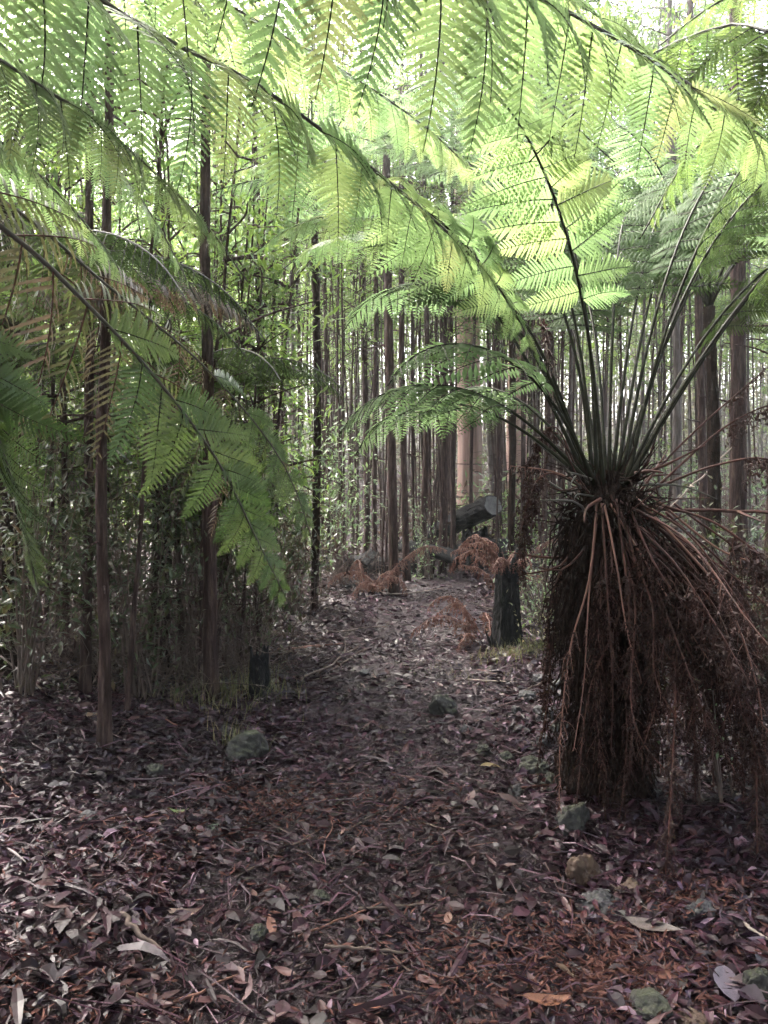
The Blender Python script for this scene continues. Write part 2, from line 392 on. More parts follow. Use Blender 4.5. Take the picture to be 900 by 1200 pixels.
def frond(root, path, r0, r1, t0, spacing, pmax, kind='green', single=True, droop=.25, up=(0, 0, 1), fwd=24, end=.99, prof=None, seed=0, stipe='rachis'):
    """one frond: its stalk is the part, its pinnae are sub-parts (or one joined sub-part)"""
    g = np.random.default_rng(1000+seed); base = np.array(wloc(root))
    P = spline(path, 60); seg = np.linalg.norm(np.diff(P, axis=0), axis=1); cum = np.concatenate([[0], np.cumsum(seg)]); Lt = cum[-1]
    T = nrm(np.gradient(P, axis=0))
    mb = MB(); idx = np.arange(0, 60, 2)
    if idx[-1] != 59: idx = np.append(idx, 59)
    v, f = tube(P[idx], (r0+(r1-r0)*(cum[idx]/Lt)**.8)*(1+(.8*np.exp(-cum[idx]/.12) if stipe == 'stipe' else 0)), 7, True, .04, g); mb.add(v, f, 0, smooth=True)
    fo = mb.build('frond', M[stipe], root)
    s = t0*Lt; join = MB(); k = 0; U_ = np.array(up, float)
    while s < Lt*end:
        u = (s-t0*Lt)/(Lt-t0*Lt)
        ln = pmax*(prof(u) if prof else (.62+1.5*u if u < .25 else max(.06, (1-(u-.25)/.77)**.85)))
        for sd in (-1, 1):
            ss = min(s+sd*spacing*.12*g.uniform(.5, 1.5), Lt-1e-4)
            i = min(np.searchsorted(cum, ss, 'right')-1, 58); w = (ss-cum[i])/seg[i]
            p = P[i]+(P[i+1]-P[i])*w; tt = T[i]
            nn = nrm(U_-tt*(U_@tt)); sv = np.cross(tt, nn)*sd
            a = rad(fwd+g.uniform(-9, 9)+22*u)
            dr = droop*g.uniform(.6, 1.4)
            d = nrm(sv*math.cos(a)+tt*math.sin(a)-np.array([0, 0, 1])*dr)
            z = nrm(nn+sv*.18*1+g.normal(0, .17, 3)); z = nrm(z-d*(z@d)); y = np.cross(z, d)
            L = ln*g.uniform(.9, 1.08)
            if L < .05: continue
            if single:
                o = bpy.data.objects.new('pinna', pm(kind(u, g) if callable(kind) else kind, int(g.integers(0, 4)))); C.objects.link(o); o.parent = fo
                mt = Matrix(((d[0]*L, y[0]*L, z[0]*L, p[0]-base[0]), (d[1]*L, y[1]*L, z[1]*L, p[1]-base[1]), (d[2]*L, y[2]*L, z[2]*L, p[2]-base[2]), (0, 0, 0, 1)))
                o.matrix_local = mt
            else:
                V_, F_ = (LOWH if kind == 'olive' else LOW)[int(g.integers(0, 3))]
                join.add(p+(V_[:, :1]*d+V_[:, 1:2]*y+V_[:, 2:]*z)*L, F_, 0)
                rib = np.stack([np.array([x, 0, -.25*x*x]) for x in (0, .35, .7, 1)]); rib = p+(rib[:, :1]*d+rib[:, 1:2]*y+rib[:, 2:]*z)*L
                tv, tf = tube(rib, [.0035, .003, .002, .001], 3, False); join.add(tv, tf, 1)
        s += spacing*(1-.72*u)*g.uniform(.92, 1.08); k += 1
    if not single and join.n:
        jo = join.build('pinna_leaflets', [{'green': M['fernjoin'], 'dark': M['ferndark'], 'deep': M['ferndark'], 'olive': M['pinnaolive']}[kind], M['stipe']], fo); jo['kind'] = 'stuff'
        jo.location = (0, 0, 0)
    return fo

def frond_curve(base, az, e0, e1, L, power=1.5, wob=0.0, g=None, n=12):
    """an arching curve: elevation runs from e0 to e1 (degrees)"""
    P = [np.array(base, float)]; a = rad(az)
    for k in range(n):
        u = (k+.5)/n; e = rad(e0+(e1-e0)*u**power); aa = a+wob*math.sin(u*3)
        P.append(P[-1]+np.array([math.cos(aa)*math.cos(e), math.sin(aa)*math.cos(e), math.sin(e)])*L/n)
    return np.array(P)

def dead_frond(mb, path, r0, r1, pl, n, g, t0=.25, rust=False, mat_s=0, mat_l=1, curl=1.0, fluff=20):
    """withered frond: stalk plus hanging curled strips, all in one mesh builder"""
    P = spline(path, 26); v, f = tube(P, np.linspace(r0, r1, 26), 5); mb.add(v, f, mat_s, smooth=True)
    T = nrm(np.gradient(P, axis=0))
    for u in np.linspace(t0, .985, n):
        i = min(int(u*25), 24); p = P[i]+(P[i+1]-P[i])*(u*25-i)
        l = pl*(1-.55*(u-t0)/(1-t0))*g.uniform(.6, 1.25)
        for s in (-1, 1):
            side = nrm(np.cross(T[i], [0, 0, 1])+g.normal(0, .35, 3))*s
            q = [p]; d = nrm(side*.9+np.array([0, 0, -.5])+T[i]*.2)
            for k in range(5):
                d = nrm(d+np.array([0, 0, -.55*curl])+g.normal(0, .22, 3)); q.append(q[-1]+d*l/5)
            q = np.array(q)
            v, f = tube(q, np.linspace(.0022, .0010, 6), 3, False); mb.add(v, f, mat_s)
            m = fluff; tt = g.uniform(.05, 1, m)*4.999; ii = tt.astype(int); w = (tt-ii)[:, None]
            pp = q[ii]*(1-w)+q[np.minimum(ii+1, 5)]*w
            dd = nrm(rand_dirs(m, g)+np.array([0, 0, -.6])); ll = l*g.uniform(.16, .36, m)*(1-.5*tt/5)
            V_, F_ = leaf_diamonds(pp, dd, rand_dirs(m, g), ll, ll*.32+.002); mb.add(V_, F_, mat_l)

# ------------------------------------------------------------------ trees
def trunk_path(x, y, h, lean=(0, 0), wob=.05, g=G, n=14):
    z0 = float(ground(x, y)); t = np.linspace(0, 1, n)
    a, b = g.uniform(0, 6.3, 2)
    P = np.stack([x+lean[0]*h*t+wob*np.sin(t*7+a)*t**.5*min(1, h/8)-wob*math.sin(a)*0, y+lean[1]*h*t+wob*np.sin(t*6+b)*t**.5, z0-.08+(h+.08)*t], -1)
    P[:, :2] += g.normal(0, .006, (n, 2)); P[0, :2] = (x, y)
    return P
def trunk_mesh(mb, P, r, g, sides=9, top=.3, flare=1.35, stubs=4):
    Q = spline(P, 34); t = np.linspace(0, 1, 34)
    rr = r*(1-(1-top)*t)*(1+(flare-1)*np.exp(-t*(P[-1, 2]-P[0, 2])/.18))
    v, f = tube(Q, rr, sides, True, .05, g); mb.add(v, f, 0, smooth=True)
    for k in range(stubs):                                  # snapped dead twigs low on the stem
        i = int(g.integers(3, 24)); p = Q[i]; a = g.uniform(0, 6.28); l = g.uniform(.08, .5)
        e = p+np.array([math.cos(a)*l, math.sin(a)*l, g.uniform(-.1, .35)*l])
        m = (p+e)/2+g.normal(0, .02, 3)
        v, f = tube(spline([p, m, e], 5), np.linspace(min(.3*rr[i], .012), .003, 5), 4); mb.add(v, f, 0)
    return Q
def crown_mesh(mb, Q, zlo, zhi, nbr, blen, nleaf, ll, g, spread=.3, up=.35, lw=.26):
    zs = Q[:, 2]
    for k in range(nbr):
        z = g.uniform(zlo, zhi); i = int(np.clip(np.searchsorted(zs, z), 1, len(Q)-1)); p = Q[i]
        a = g.uniform(0, 6.28); l = blen*g.uniform(.5, 1.2)*(1-.45*(z-zlo)/max(zhi-zlo, .1))
        e = p+np.array([math.cos(a)*l, math.sin(a)*l, up*l*g.uniform(-.2, 1.3)])
        m = p*.5+e*.5+np.array([0, 0, .12*l])+g.normal(0, .06*l, 3)
        B = spline([p, m, e], 8); v, f = tube(B, np.linspace(.011, .003, 8), 4, False); mb.add(v, f, 0)
        n = int(nleaf*g.uniform(.6, 1.4)); t = g.uniform(.25, 1, n)**.7*6.999; ii = t.astype(int); w = (t-ii)[:, None]
        c = B[ii]*(1-w)+B[ii+1]*w
        # leaves cluster round a few side twigs
        nc = max(3, n//14); tw = g.normal(0, spread*l*.55, (nc, 3)); pick = g.integers(0, nc, n)
        pp = c+tw[pick]*(.4+.6*g.random((n, 1)))+g.normal(0, .05, (n, 3))
        d = nrm(rand_dirs(n, g)+np.array([0, 0, -.55])); L = ll*g.uniform(.6, 1.25, n)
        V_, F_ = leaf_diamonds(pp, d, rand_dirs(n, g)+np.array([0, 0, .8]), L, L*lw); mb.add(V_, F_, 1)
TREES = 'slender trees with bark showing beside the path'
def tree(px, by, d, w, h, label, lean=(0, 0), bark='bark', crown=(4.5, 1.0), nbr=16, nleaf=70, leaf=.10, blen=1.3, name='slender_tree', seed=0, stubs=5, group=None, wob=.05):
    """px: column of the base, d: metres away, w: stem width in photo pixels"""
    g = np.random.default_rng(500+seed); p = at(px, by, d); x, y = p[0], p[1]
    P = trunk_path(x, y, h, lean, wob, g); root = thing(name, label, 'tree', (x, y, float(ground(x, y))), group)
    mb = MB(); Q = trunk_mesh(mb, P, .5*w/F*d, g, stubs=stubs); mb.build('trunk', M[bark], root)
    mb = MB(); crown_mesh(mb, Q, crown[0], h*crown[1], nbr, blen, nleaf, leaf, g); mb.build('crown', [M[bark], M['canopy']], root)
    return root

near = [
 # px, by, d, w, h, lean, bark, label
 (122, 905, 4.25, 15, 7.5, (.004, .0), 'bark', 'reddish brown slender trunk standing foremost in the thicket, rooted in open leaf litter'),
 (99, 830, 5.2, 13, 8, (.006, .01), 'bark', 'straight brown trunk close behind the foremost thicket trunk'),
 (78, 800, 6.0, 9, 7, (-.01, .0), 'bark', 'thin brown pole tree with kinked stem behind a pair of thicket trunks'),
 (247, 830, 5.4, 17, 8, (-.006, .0), 'bark', 'dark stout stem disappearing under drooping fern leaflets, beside a mossy stone'),
 (147, 850, 4.9, 7, 4.5, (.06, .02), 'bark', 'thin leaning sapling between the foremost trunk and the stout dark stem'),
 (216, 800, 6.2, 8, 6, (-.05, .0), 'bark', 'thin sapling leaning away from the stout dark stem'),
 (40, 790, 6.4, 11, 8, (.0, .0), 'barkgrey', 'grey brown trunk in the thicket behind glossy drooping fern leaflets'),
 (20, 760, 7.2, 10, 9, (.01, .0), 'bark', 'brown trunk deep in the thicket behind glossy drooping fern leaflets'),
 (300, 770, 7.0, 8, 7, (.0, .01), 'bark', 'thin dark stem rising behind the small charred stump'),
 (462, 708, 9.8, 15, 13, (-.012, .0), 'bark', 'tall dark twin trunk rooted at the path edge, the stouter stem'),
 (477, 668, 11.2, 11, 13, (-.016, .0), 'bark', 'tall dark trunk close behind the stoutest path edge trunk'),
 (497, 672, 12.0, 10, 12, (.0, .0), 'bark', 'straight dark trunk first in the row leading to the raised log'),
 (519, 668, 12.2, 13, 13, (.003, .0), 'bark', 'stoutest trunk in the row of trunks leading to the raised log'),
 (531, 664, 12.4, 9, 12, (.0, .0), 'bark', 'dark trunk in the row nearest the raised log, overlapping the pink trunk'),
 (552, 650, 12.8, 6, 11, (.012, .0), 'bark', 'thin stem crossing in front of the broad pink trunk'),
 (580, 620, 14.5, 9, 13, (-.03, .0), 'barkgrey', 'grey leaning stem beyond the sawn end of the raised log'),
 (582, 615, 15.2, 11, 13, (.0, .0), 'barkgrey', 'upright grey brown trunk beyond the sawn end of the raised log'),
 (440, 650, 12.5, 8, 12, (-.004, .0), 'bark', 'thin dark trunk behind the charred fallen log'),
 (430, 640, 13.5, 10, 12, (-.012, .0), 'bark', 'dark trunk behind the grey green shrub, near the charred fallen log'),
 (384, 640, 11.8, 8, 12, (-.008, .0), 'bark', 'thin trunk rising through the grey green shrub'),
 (345, 650, 11.0, 9, 12, (.0, .0), 'barkgrey', 'grey stem behind the drooping olive frond tip'),
 (868, 640, 7.6, 22, 10, (-.012, .0), 'bark', 'stout dark trunk behind the skirted tree fern, beside crossed dead stalks'),
 (905, 640, 7.0, 18, 9, (.006, .0), 'bark', 'dark trunk next to the stout one behind the skirted tree fern'),
 (826, 620, 8.8, 11, 10, (-.02, .0), 'bark', 'thin dark trunk seen between green stalks and stout trunk behind the tree fern'),
 (790, 620, 9.5, 13, 11, (.0, .0), 'barkgrey', 'grey trunk seen through the stalks of the skirted tree fern'),
 (640, 640, 10.8, 8, 10, (.004, .0), 'bark', 'thin trunk beside the skirted tree fern, above the small leafy bush'),
 (613, 640, 12.0, 8, 10, (.01, .0), 'bark', 'thin trunk behind the burnt stump'),
 (180, 740, 7.5, 7, 8, (.01, .0), 'bark', 'thin straight pole between the leaning saplings'),
 (265, 720, 8.2, 8, 9, (-.006, .0), 'barkgrey', 'grey pole behind the stout dark stem'),
 (320, 700, 9.0, 8, 10, (.004, .0), 'bark', 'thin brown pole behind the drooping frond tip'),
]
for k, (px, by, d, w, h, ln, bk, lb) in enumerate(near):
    low = d < 9
    if not low: w *= .78
    tree(px, by, d, w, h, lb, ln, bk, (3.4 if low else 4.6, 1.0), (8 if px < 330 else 12) if low else 20, 46 if low else 80, .09 if low else .11, .9 if low else 1.5, seed=k, stubs=9 if low else 5, wob=.03 if low else .06)
# broad pale trunks behind
def big_tree(px, d, w, label, seed, lean=(0, 0)):
    g = np.random.default_rng(seed); p = at(px, 600, d); x, y = p[0], p[1]; root = thing('gum_tree', label, 'tree', (x, y, float(ground(x, y))))
    P = trunk_path(x, y, 17, lean, .1, g); mb = MB(); Q = trunk_mesh(mb, P, .5*w/F*d, g, 18, .55, 1.6, 0); mb.build('trunk', M['pinkbark'], root)
    mb = MB(); crown_mesh(mb, Q, 8, 17, 26, 3.2, 130, .13, g); mb.build('crown', [M['barkgrey'], M['canopy']], root)
big_tree(549, 18.0, 30, 'broad pale pink gum trunk behind the raised sawn log', 71)
big_tree(606, 20.0, 26, 'pale pink gum trunk standing farther back beyond the raised log', 72)

# the dense stand of young trees farther back: seven kinds, each copied with its trunk and crown
protos = []
for k in range(9):
    g = np.random.default_rng(90+k); h = g.uniform(9, 13.5); r = g.uniform(.012, .030)
    root = thing('young_tree', 'young tree', 'tree', (0, 0, 0))
    P = trunk_path(0, 0, h, (g.normal(0, .012), g.normal(0, .012)), .09, g); P[:, 2] -= P[0, 2]+.15
    bk = 'barkgrey' if k % 3 else 'bark'
    mb = MB(); Q = trunk_mesh(mb, P, r, g, 6, .35, 1.25, 7); mb.build('trunk', M[bk], root)
    mb = MB(); crown_mesh(mb, Q, 3.4+g.uniform(0, 1.4), h, 24, 1.5, 62, .14, g); crown_mesh(mb, Q, 1.0, 4.0, 4, .7, 12, .09, g); mb.build('crown', [M[bk], M['canopy']], root)
    protos.append(root)
LB_L = 'thin dark young tree in the dense stand behind the thicket'
LB_M = 'thin dark young tree in the dense stand beyond the raised log'
LB_R = 'thin dark young tree in the dense stand behind the skirted tree fern'
used = set(); placed = []; tries = 0
rt = random.Random(5)
while len(placed) < 285 and tries < 9000:
    tries += 1
    d = 11.5+21*rt.random()**.9; px = rt.uniform(-140, 1040)
    x = (px-450)/F*d
    if d < 12.5 and 330 < px < 660: continue
    if abs(px-549) < 26 and d < 20: continue
    if px < 330 and d < 24 and rt.random() < .82: continue
    if any((x-a)**2+(d-b)**2 < .16 for a, b in placed): continue
    placed.append((x, d)); k = rt.randrange(9)
    o = protos[k] if k not in used else copy_tree(protos[k]); used.add(k)
    o.location = (x, d, float(ground(x, d))); o.rotation_euler = (0, 0, rt.uniform(0, 6.28)); s = rt.uniform(.85, 1.2); o.scale = (s, s, s)
    lb, gp = (LB_L, 'young trees behind the thicket') if px < 430 else (LB_M, 'young trees beyond the raised log') if px < 650 else (LB_R, 'young trees behind the tree fern')
    lb = lb.replace('thin dark', 'thin brown barked' if k % 3 == 0 else 'thin grey barked'); o['label'] = lb; o['group'] = ('brown ' if k % 3 == 0 else 'grey ')+gp
for k in range(9):
    if k not in used:
        for ch in list(protos[k].children): bpy.data.objects.remove(ch)
        bpy.data.objects.remove(protos[k])
rq = random.Random(31); first = None
for k in range(62):
    d = rq.uniform(5.6, 9.6); px = rq.uniform(-40, 335); x = (px-450)/F*d
    if first is None:
        g = np.random.default_rng(650); root = thing('thicket_sapling', '', 'tree', (0, 0, 0), 'saplings crowding the thicket'); P = trunk_path(0, 0, 5.5, (.01, 0), .06, g); P[:, 2] -= P[0, 2]+.1
        mb = MB(); Q = trunk_mesh(mb, P, .014, g, 6, .4, 1.2, 18); mb.build('trunk', M['bark'], root); mb = MB(); crown_mesh(mb, Q, 1.0, 3.6, 18, .8, 40, .085, g); mb.build('crown', [M['bark'], M['canopy']], root); first = o = root
    else: o = copy_tree(first)
    o.location = (x, d, float(ground(x, d))); o.rotation_euler = (rq.gauss(0, .05), rq.gauss(0, .05), rq.uniform(0, 6.28)); s_ = rq.uniform(.7, 1.25); o.scale = (s_, s_, s_)
    o['label'] = 'very thin leafy sapling stem among the dead bushes of the thicket'
rq = random.Random(33); first = None
for k in range(185):
    d = rq.uniform(10.6, 17); px = rq.uniform(270, 665) if k < 145 else rq.uniform(640, 930); x = (px-450)/F*d
    if abs(x-path_x(d)) < .45 and d < 11.8 or abs(px-552) < 18: continue
    if first is None:
        g = np.random.default_rng(655); root = thing('thin_sapling', '', 'tree', (0, 0, 0), 'thin bare saplings round the path bend'); P = trunk_path(0, 0, 8.5, (.004, 0), .07, g); P[:, 2] -= P[0, 2]+.1
        mb = MB(); Q = trunk_mesh(mb, P, .018, g, 6, .4, 1.2, 12); mb.build('trunk', M['bark'], root); mb = MB(); crown_mesh(mb, Q, 3.4, 8.5, 14, .8, 24, .10, g); mb.build('crown', [M['bark'], M['canopy']], root); first = o = root
    else: o = copy_tree(first)
    o.location = (x, d, float(ground(x, d))); o.rotation_euler = (rq.gauss(0, .025), rq.gauss(0, .025), rq.uniform(0, 6.28)); s_ = rq.uniform(.65, 1.3); o.scale = (s_, s_, s_)
    o['label'] = 'very thin bare sapling stem in the crowd of stems round the path bend'
# trees around the camera, out of the frame, that shade this place
shade = []
for k in range(3):
    g = np.random.default_rng(700+k); root = thing('shade_tree', 'slender leafy tree standing outside the view around the path', 'tree', (0, 0, 0), 'trees shading the path from outside the view')
    h = 10+k; P = trunk_path(0, 0, h, (0, 0), .06, g); P[:, 2] -= P[0, 2]+.15; mb = MB(); Q = trunk_mesh(mb, P, .09, g); mb.build('trunk', M['bark'], root)
    mb = MB(); crown_mesh(mb, Q, 4.8, h, 56, 2.8, 420, .15, g); mb.build('crown', [M['bark'], M['canopy']], root); shade.append(root)
for k, (x, y) in enumerate([(-4.2, -1.5), (3.6, -1.0), (4.0, 2.8), (-1.6, -3.2), (1.9, -3.6), (5.2, 6.4), (.4, -6.5), (-6.5, 1), (6.4, .5), (-3.5, -6), (4.2, -6), (-1.9, -.9), (1.7, -.8), (2.9, 1.2), (0, -1.8), (-8, -3.5), (8, -3)]):
    o = shade[k] if k < 3 else copy_tree(shade[k % 3]); o.location = (x, y, float(ground(x, y))); o.rotation_euler = (0, 0, k*1.7)

# far woodland that reads as one mass
g = np.random.default_rng(44); mb = MB()
for k in range(620):
    d = g.uniform(30, 62); x = g.uniform(-.75, .75)*d; h = g.uniform(9, 17); z = float(ground(x, d)); r = g.uniform(.03, .10)
    v, f = tube(spline([(x, d, z-.2), (x+g.normal(0, .2), d, z+h*.5), (x+g.normal(0, .4), d, z+h)], 6), np.linspace(r, r*.4, 6), 5, False); mb.add(v, f, 0)
n = 150000; d = g.uniform(28, 62, n); x = g.uniform(-.75, .75, n)*d; z = ground(x, d)+g.uniform(0, 1, n)**.7*17
# clumped
nc = 2200; cd = g.uniform(28, 62, nc); cx = g.uniform(-.75, .75, nc)*cd; cz = ground(cx, cd)+g.uniform(.01, 1, nc)**1.25*12
pk = g.integers(0, nc, n); P = np.stack([cx[pk], cd[pk], cz[pk]], -1)+g.normal(0, .55, (n, 3)); P[:, 2] = np.maximum(P[:, 2], ground(P[:, 0], P[:, 1])+.05)
L = g.uniform(.16, .34, n); V_, F_ = leaf_diamonds(P, nrm(rand_dirs(n, g)+np.array([0, 0, -.4])), rand_dirs(n, g), L, L*.4); mb.add(V_, F_, 1)
o = tag(mb.build('far_woodland', [M['barkgrey'], M['farleaf']]), 'far woodland of thin trunks and pale green leaves', 'woodland'); o['kind'] = 'stuff'

# unseen wood around and behind this spot, one mass added to cut low light
mb = MB(); gs = np.random.default_rng(46)
for k in range(420):
    a = gs.uniform(rad(125), rad(415)); d = gs.uniform(7, 30); x, y = math.cos(a)*d, math.sin(a)*d; z = float(ground(x, y)); h = gs.uniform(8, 14); r = gs.uniform(.02, .07)
    v, f = tube(spline([(x, y, z-.2), (x+gs.normal(0, .15), y, z+h*.5), (x+gs.normal(0, .3), y, z+h)], 5), np.linspace(r, r*.4, 5), 5, False); mb.add(v, f, 0)
nc = 2600; n = 90000; a = gs.uniform(rad(125), rad(415), nc); d = gs.uniform(6.5, 30, nc); cx = np.cos(a)*d; cy_ = np.sin(a)*d; cz = gs.uniform(.02, 1, nc)**1.1*11
pk = gs.integers(0, nc, n); P = np.stack([cx[pk], cy_[pk], cz[pk]], -1)+gs.normal(0, .4, (n, 3)); P[:, 2] = np.maximum(P[:, 2], .03)+ground(P[:, 0], P[:, 1])
L = gs.uniform(.14, .34, n); V_, F_ = leaf_diamonds(P, nrm(rand_dirs(n, gs)+np.array([0, 0, -.4])), rand_dirs(n, gs), L, L*.42); mb.add(V_, F_, 1)
o = tag(mb.build('surrounding_woodland', [M['bark'], M['farleaf']]), 'dense leafy woodland around and behind the path, outside the view', 'woodland'); o['kind'] = 'stuff'

# low undergrowth between the far trunks, one mass
mb = MB(); nc = 1500; cd = 12.5+26*g.random(nc)**.9; cx = g.uniform(-.62, .62, nc)*cd; keep = np.abs(cx-path_x(cd)) > .8; cx, cd = cx[keep], cd[keep]; nc = len(cx)
n = 70000; pk = g.integers(0, nc, n); hh = g.uniform(.35, 1.5, nc)
P = np.stack([cx[pk]+g.normal(0, .45, n), cd[pk]+g.normal(0, .45, n), np.zeros(n)], -1); P[:, 2] = ground(P[:, 0], P[:, 1])+.03+hh[pk]*g.random(n)
L = g.uniform(.07, .2, n); V_, F_ = leaf_diamonds(P, rand_dirs(n, g), rand_dirs(n, g), L, L*.3); brown = (g.random(nc) < .6)[pk]
f2 = F_.reshape(n, 2, 3); mb.add(V_, [f2[brown].reshape(-1, 3)], 0); mb.add(V_[:0], [], 1); mb.f.append((f2[~brown].reshape(-1, 3), 1, False))
for k in range(2600):
    i = int(g.integers(0, nc)); x, y = cx[i]+g.normal(0, .4), cd[i]+g.normal(0, .4); z = float(ground(x, y)); h = hh[i]*g.uniform(.6, 1.5)
    v, f = tube([(x, y, z-.03), (x+g.normal(0, .1), y, z+h*.5), (x+g.normal(0, .25), y+g.normal(0, .2), z+h)], [.008, .006, .002], 3, False); mb.add(v, f, 2)
o = tag(mb.build('undergrowth', [M['brownleaf'], M['shrub'], M['twig']]), 'low brown and green undergrowth between the far trunks', 'undergrowth'); o['kind'] = 'stuff'

# ------------------------------------------------------------------ understory shrubs and dead bushes
def shrub(px, by, d, w, h, label, nst=9, nleaf=60, leaf=.06, mat='shrub', seed=0, name='leafy_shrub', z0=0.0):
    g = np.random.default_rng(800+seed); p = at(px, by, d); x, y = p[0], p[1]; z = float(ground(x, y))
    root = thing(name, label, 'shrub', (x, y, z)); st = MB(); lf = MB()
    for k in range(nst):
        a = g.uniform(0, 6.28); r = w*.5*g.uniform(.2, 1); hh = h*g.uniform(.6, 1.05)
        e = np.array([x+math.cos(a)*r, y+math.sin(a)*r, z+hh]); b = np.array([x+g.normal(0, .05), y+g.normal(0, .05), z-.04])
        m = b*.5+e*.5+np.array([0, 0, .1*h])+g.normal(0, .05, 3); B = spline([b, m, e], 9)
        v, f = tube(B, np.linspace(.009, .002, 9), 4, False); st.add(v, f)
        n = nleaf; t = g.uniform(z0, 1, n)*7.999; ii = t.astype(int); ww = (t-ii)[:, None]
        nc = max(3, n//8); tw = g.normal(0, .13*w+.04, (nc, 3)); pk = g.integers(0, nc, n)
        pp = B[ii]*(1-ww)+B[ii+1]*ww+tw[pk]+g.normal(0, .025, (n, 3)); pp[:, 2] = np.maximum(pp[:, 2], z+.03)
        L = leaf*g.uniform(.6, 1.3, n); V_, F_ = leaf_diamonds(pp, nrm(rand_dirs(n, g)*1.0+np.array([0, 0, -.1])), rand_dirs(n, g)*.6+np.array([0, 0, 1]), L, L*.38); lf.add(V_, F_)
    st.build('stem', M['twig'], root); lf.build('foliage', M[mat], root)
shrub(395, 640, 10.6, 1.1, 2.2, 'grey green small leaved shrub among thin trunks at the path bend', 14, 70, .075, seed=1, z0=.3)
shrub(352, 650, 10.0, .8, 3.0, 'tall shrub with light green leaves beside the grey green shrub', 9, 60, .09, seed=2, z0=.45)
shrub(505, 660, 11.6, .8, 1.1, 'low grey green shrub at the feet of the row of trunks', 8, 40, .06, seed=3)
shrub(632, 725, 7.7, .7, .8, 'small leafy bush between the burnt stump and the tree fern', 14, 55, .045, seed=4)
shrub(642, 745, 6.9, .5, .5, 'dry wispy low bush in front of the small leafy bush', 10, 40, .04, 'grass', seed=5)
shrub(615, 640, 13.2, 1.3, 1.2, 'bright green bush behind the raised log', 12, 80, .08, 'canopy', seed=6)
shrub(548, 640, 13.6, .9, 1.1, 'bright green bush hiding the far end of the raised log', 8, 60, .08, 'canopy', seed=16)
shrub(60, 720, 7.8, 1.4, 1.6, 'dim green shrub deep in the thicket', 12, 50, .06, seed=7)
shrub(230, 700, 9.0, 1.4, 2.6, 'leafy shrub filling the thicket behind leaning saplings', 12, 60, .075, 'canopy', seed=8, z0=.4)
shrub(150, 700, 9.6, 1.5, 3.4, 'tall leafy shrub above the thicket', 12, 70, .085, 'canopy', seed=9, z0=.5)
shrub(850, 620, 10.5, 1.6, 1.8, 'grey green shrub beyond the stout trunk behind the tree fern', 12, 60, .07, seed=10)
shrub(760, 610, 12.0, 1.6, 2.2, 'pale green shrub seen through the stalks of the tree fern', 12, 60, .08, seed=11)
shrub(833, 900, 3.75, .3, .62, 'small sprig of grey green leaves under the hanging dead fronds', 5, 9, .035, seed=12, z0=.5)

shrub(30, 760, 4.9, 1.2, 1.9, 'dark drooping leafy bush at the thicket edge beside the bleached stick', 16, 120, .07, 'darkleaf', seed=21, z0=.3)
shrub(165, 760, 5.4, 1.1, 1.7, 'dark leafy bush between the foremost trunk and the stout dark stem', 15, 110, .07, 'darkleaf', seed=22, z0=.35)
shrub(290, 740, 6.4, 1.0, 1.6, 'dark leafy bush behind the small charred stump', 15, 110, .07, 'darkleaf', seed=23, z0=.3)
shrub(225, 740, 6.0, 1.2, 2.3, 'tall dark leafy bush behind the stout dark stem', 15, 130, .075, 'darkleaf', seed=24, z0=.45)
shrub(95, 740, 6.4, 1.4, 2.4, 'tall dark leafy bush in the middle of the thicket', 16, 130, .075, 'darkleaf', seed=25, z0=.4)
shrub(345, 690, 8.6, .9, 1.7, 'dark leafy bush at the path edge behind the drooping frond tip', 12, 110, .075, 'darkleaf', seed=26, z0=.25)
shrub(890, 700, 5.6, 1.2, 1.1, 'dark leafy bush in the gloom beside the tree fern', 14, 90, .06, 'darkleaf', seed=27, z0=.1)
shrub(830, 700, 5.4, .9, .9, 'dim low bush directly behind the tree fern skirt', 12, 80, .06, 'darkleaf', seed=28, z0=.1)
def dead_bush(px, by, d, w, h, n, label, seed, mat='twig', rr=.006):
    g = np.random.default_rng(900+seed); p = at(px, by, d); x, y = p[0], p[1]; z = float(ground(x, y))
    root = thing('dead_bush', label, 'bush', (x, y, z)); mb = MB()
    for k in range(n):
        a = g.uniform(0, 6.28); b = np.array([x+g.normal(0, w*.28), y+g.normal(0, w*.28), 0]); b[2] = float(ground(b[0], b[1]))-.02
        l = h*g.uniform(.5, 1.2); q = [b]; d_ = nrm(np.array([math.cos(a)*g.uniform(.1, 1.1), math.sin(a)*g.uniform(.1, 1.1), 1.0]))
        for s in range(5): d_ = nrm(d_+g.normal(0, .28, 3)-np.array([0, 0, .1])); q.append(q[-1]+d_*l/5)
        q = np.array(q); q[1:, 2] = np.maximum(q[1:, 2], z+.02)
        v, f = tube(q, np.linspace(rr*g.uniform(.4, 1.1), .0012, 6), 4, False); mb.add(v, f)
        for s in range(3):
            i = int(g.integers(1, 5)); e = q[i]+nrm(rand_dirs(1, g)[0]+np.array([0, 0, .2]))*l*g.uniform(.15, .35)
            v, f = tube(spline([q[i], (q[i]+e)/2+g.normal(0, .02, 3), e], 4), np.linspace(.0025, .001, 4), 3, False); mb.add(v, f)
    mb.build('twigs', M[mat], root)['kind'] = 'stuff'
    mb = MB(); m = n*5; pp = np.stack([x+g.normal(0, w*.4, m), y+g.normal(0, w*.4, m), z+g.uniform(.02, h*.8, m)], -1); L = g.uniform(.03, .08, m)
    V_, F_ = leaf_diamonds(pp, nrm(rand_dirs(m, g)+np.array([0, 0, -.5])), rand_dirs(m, g), L, L*.3); mb.add(V_, F_); mb.build('withered_leaves', M['deadfern'], root)['kind'] = 'stuff'
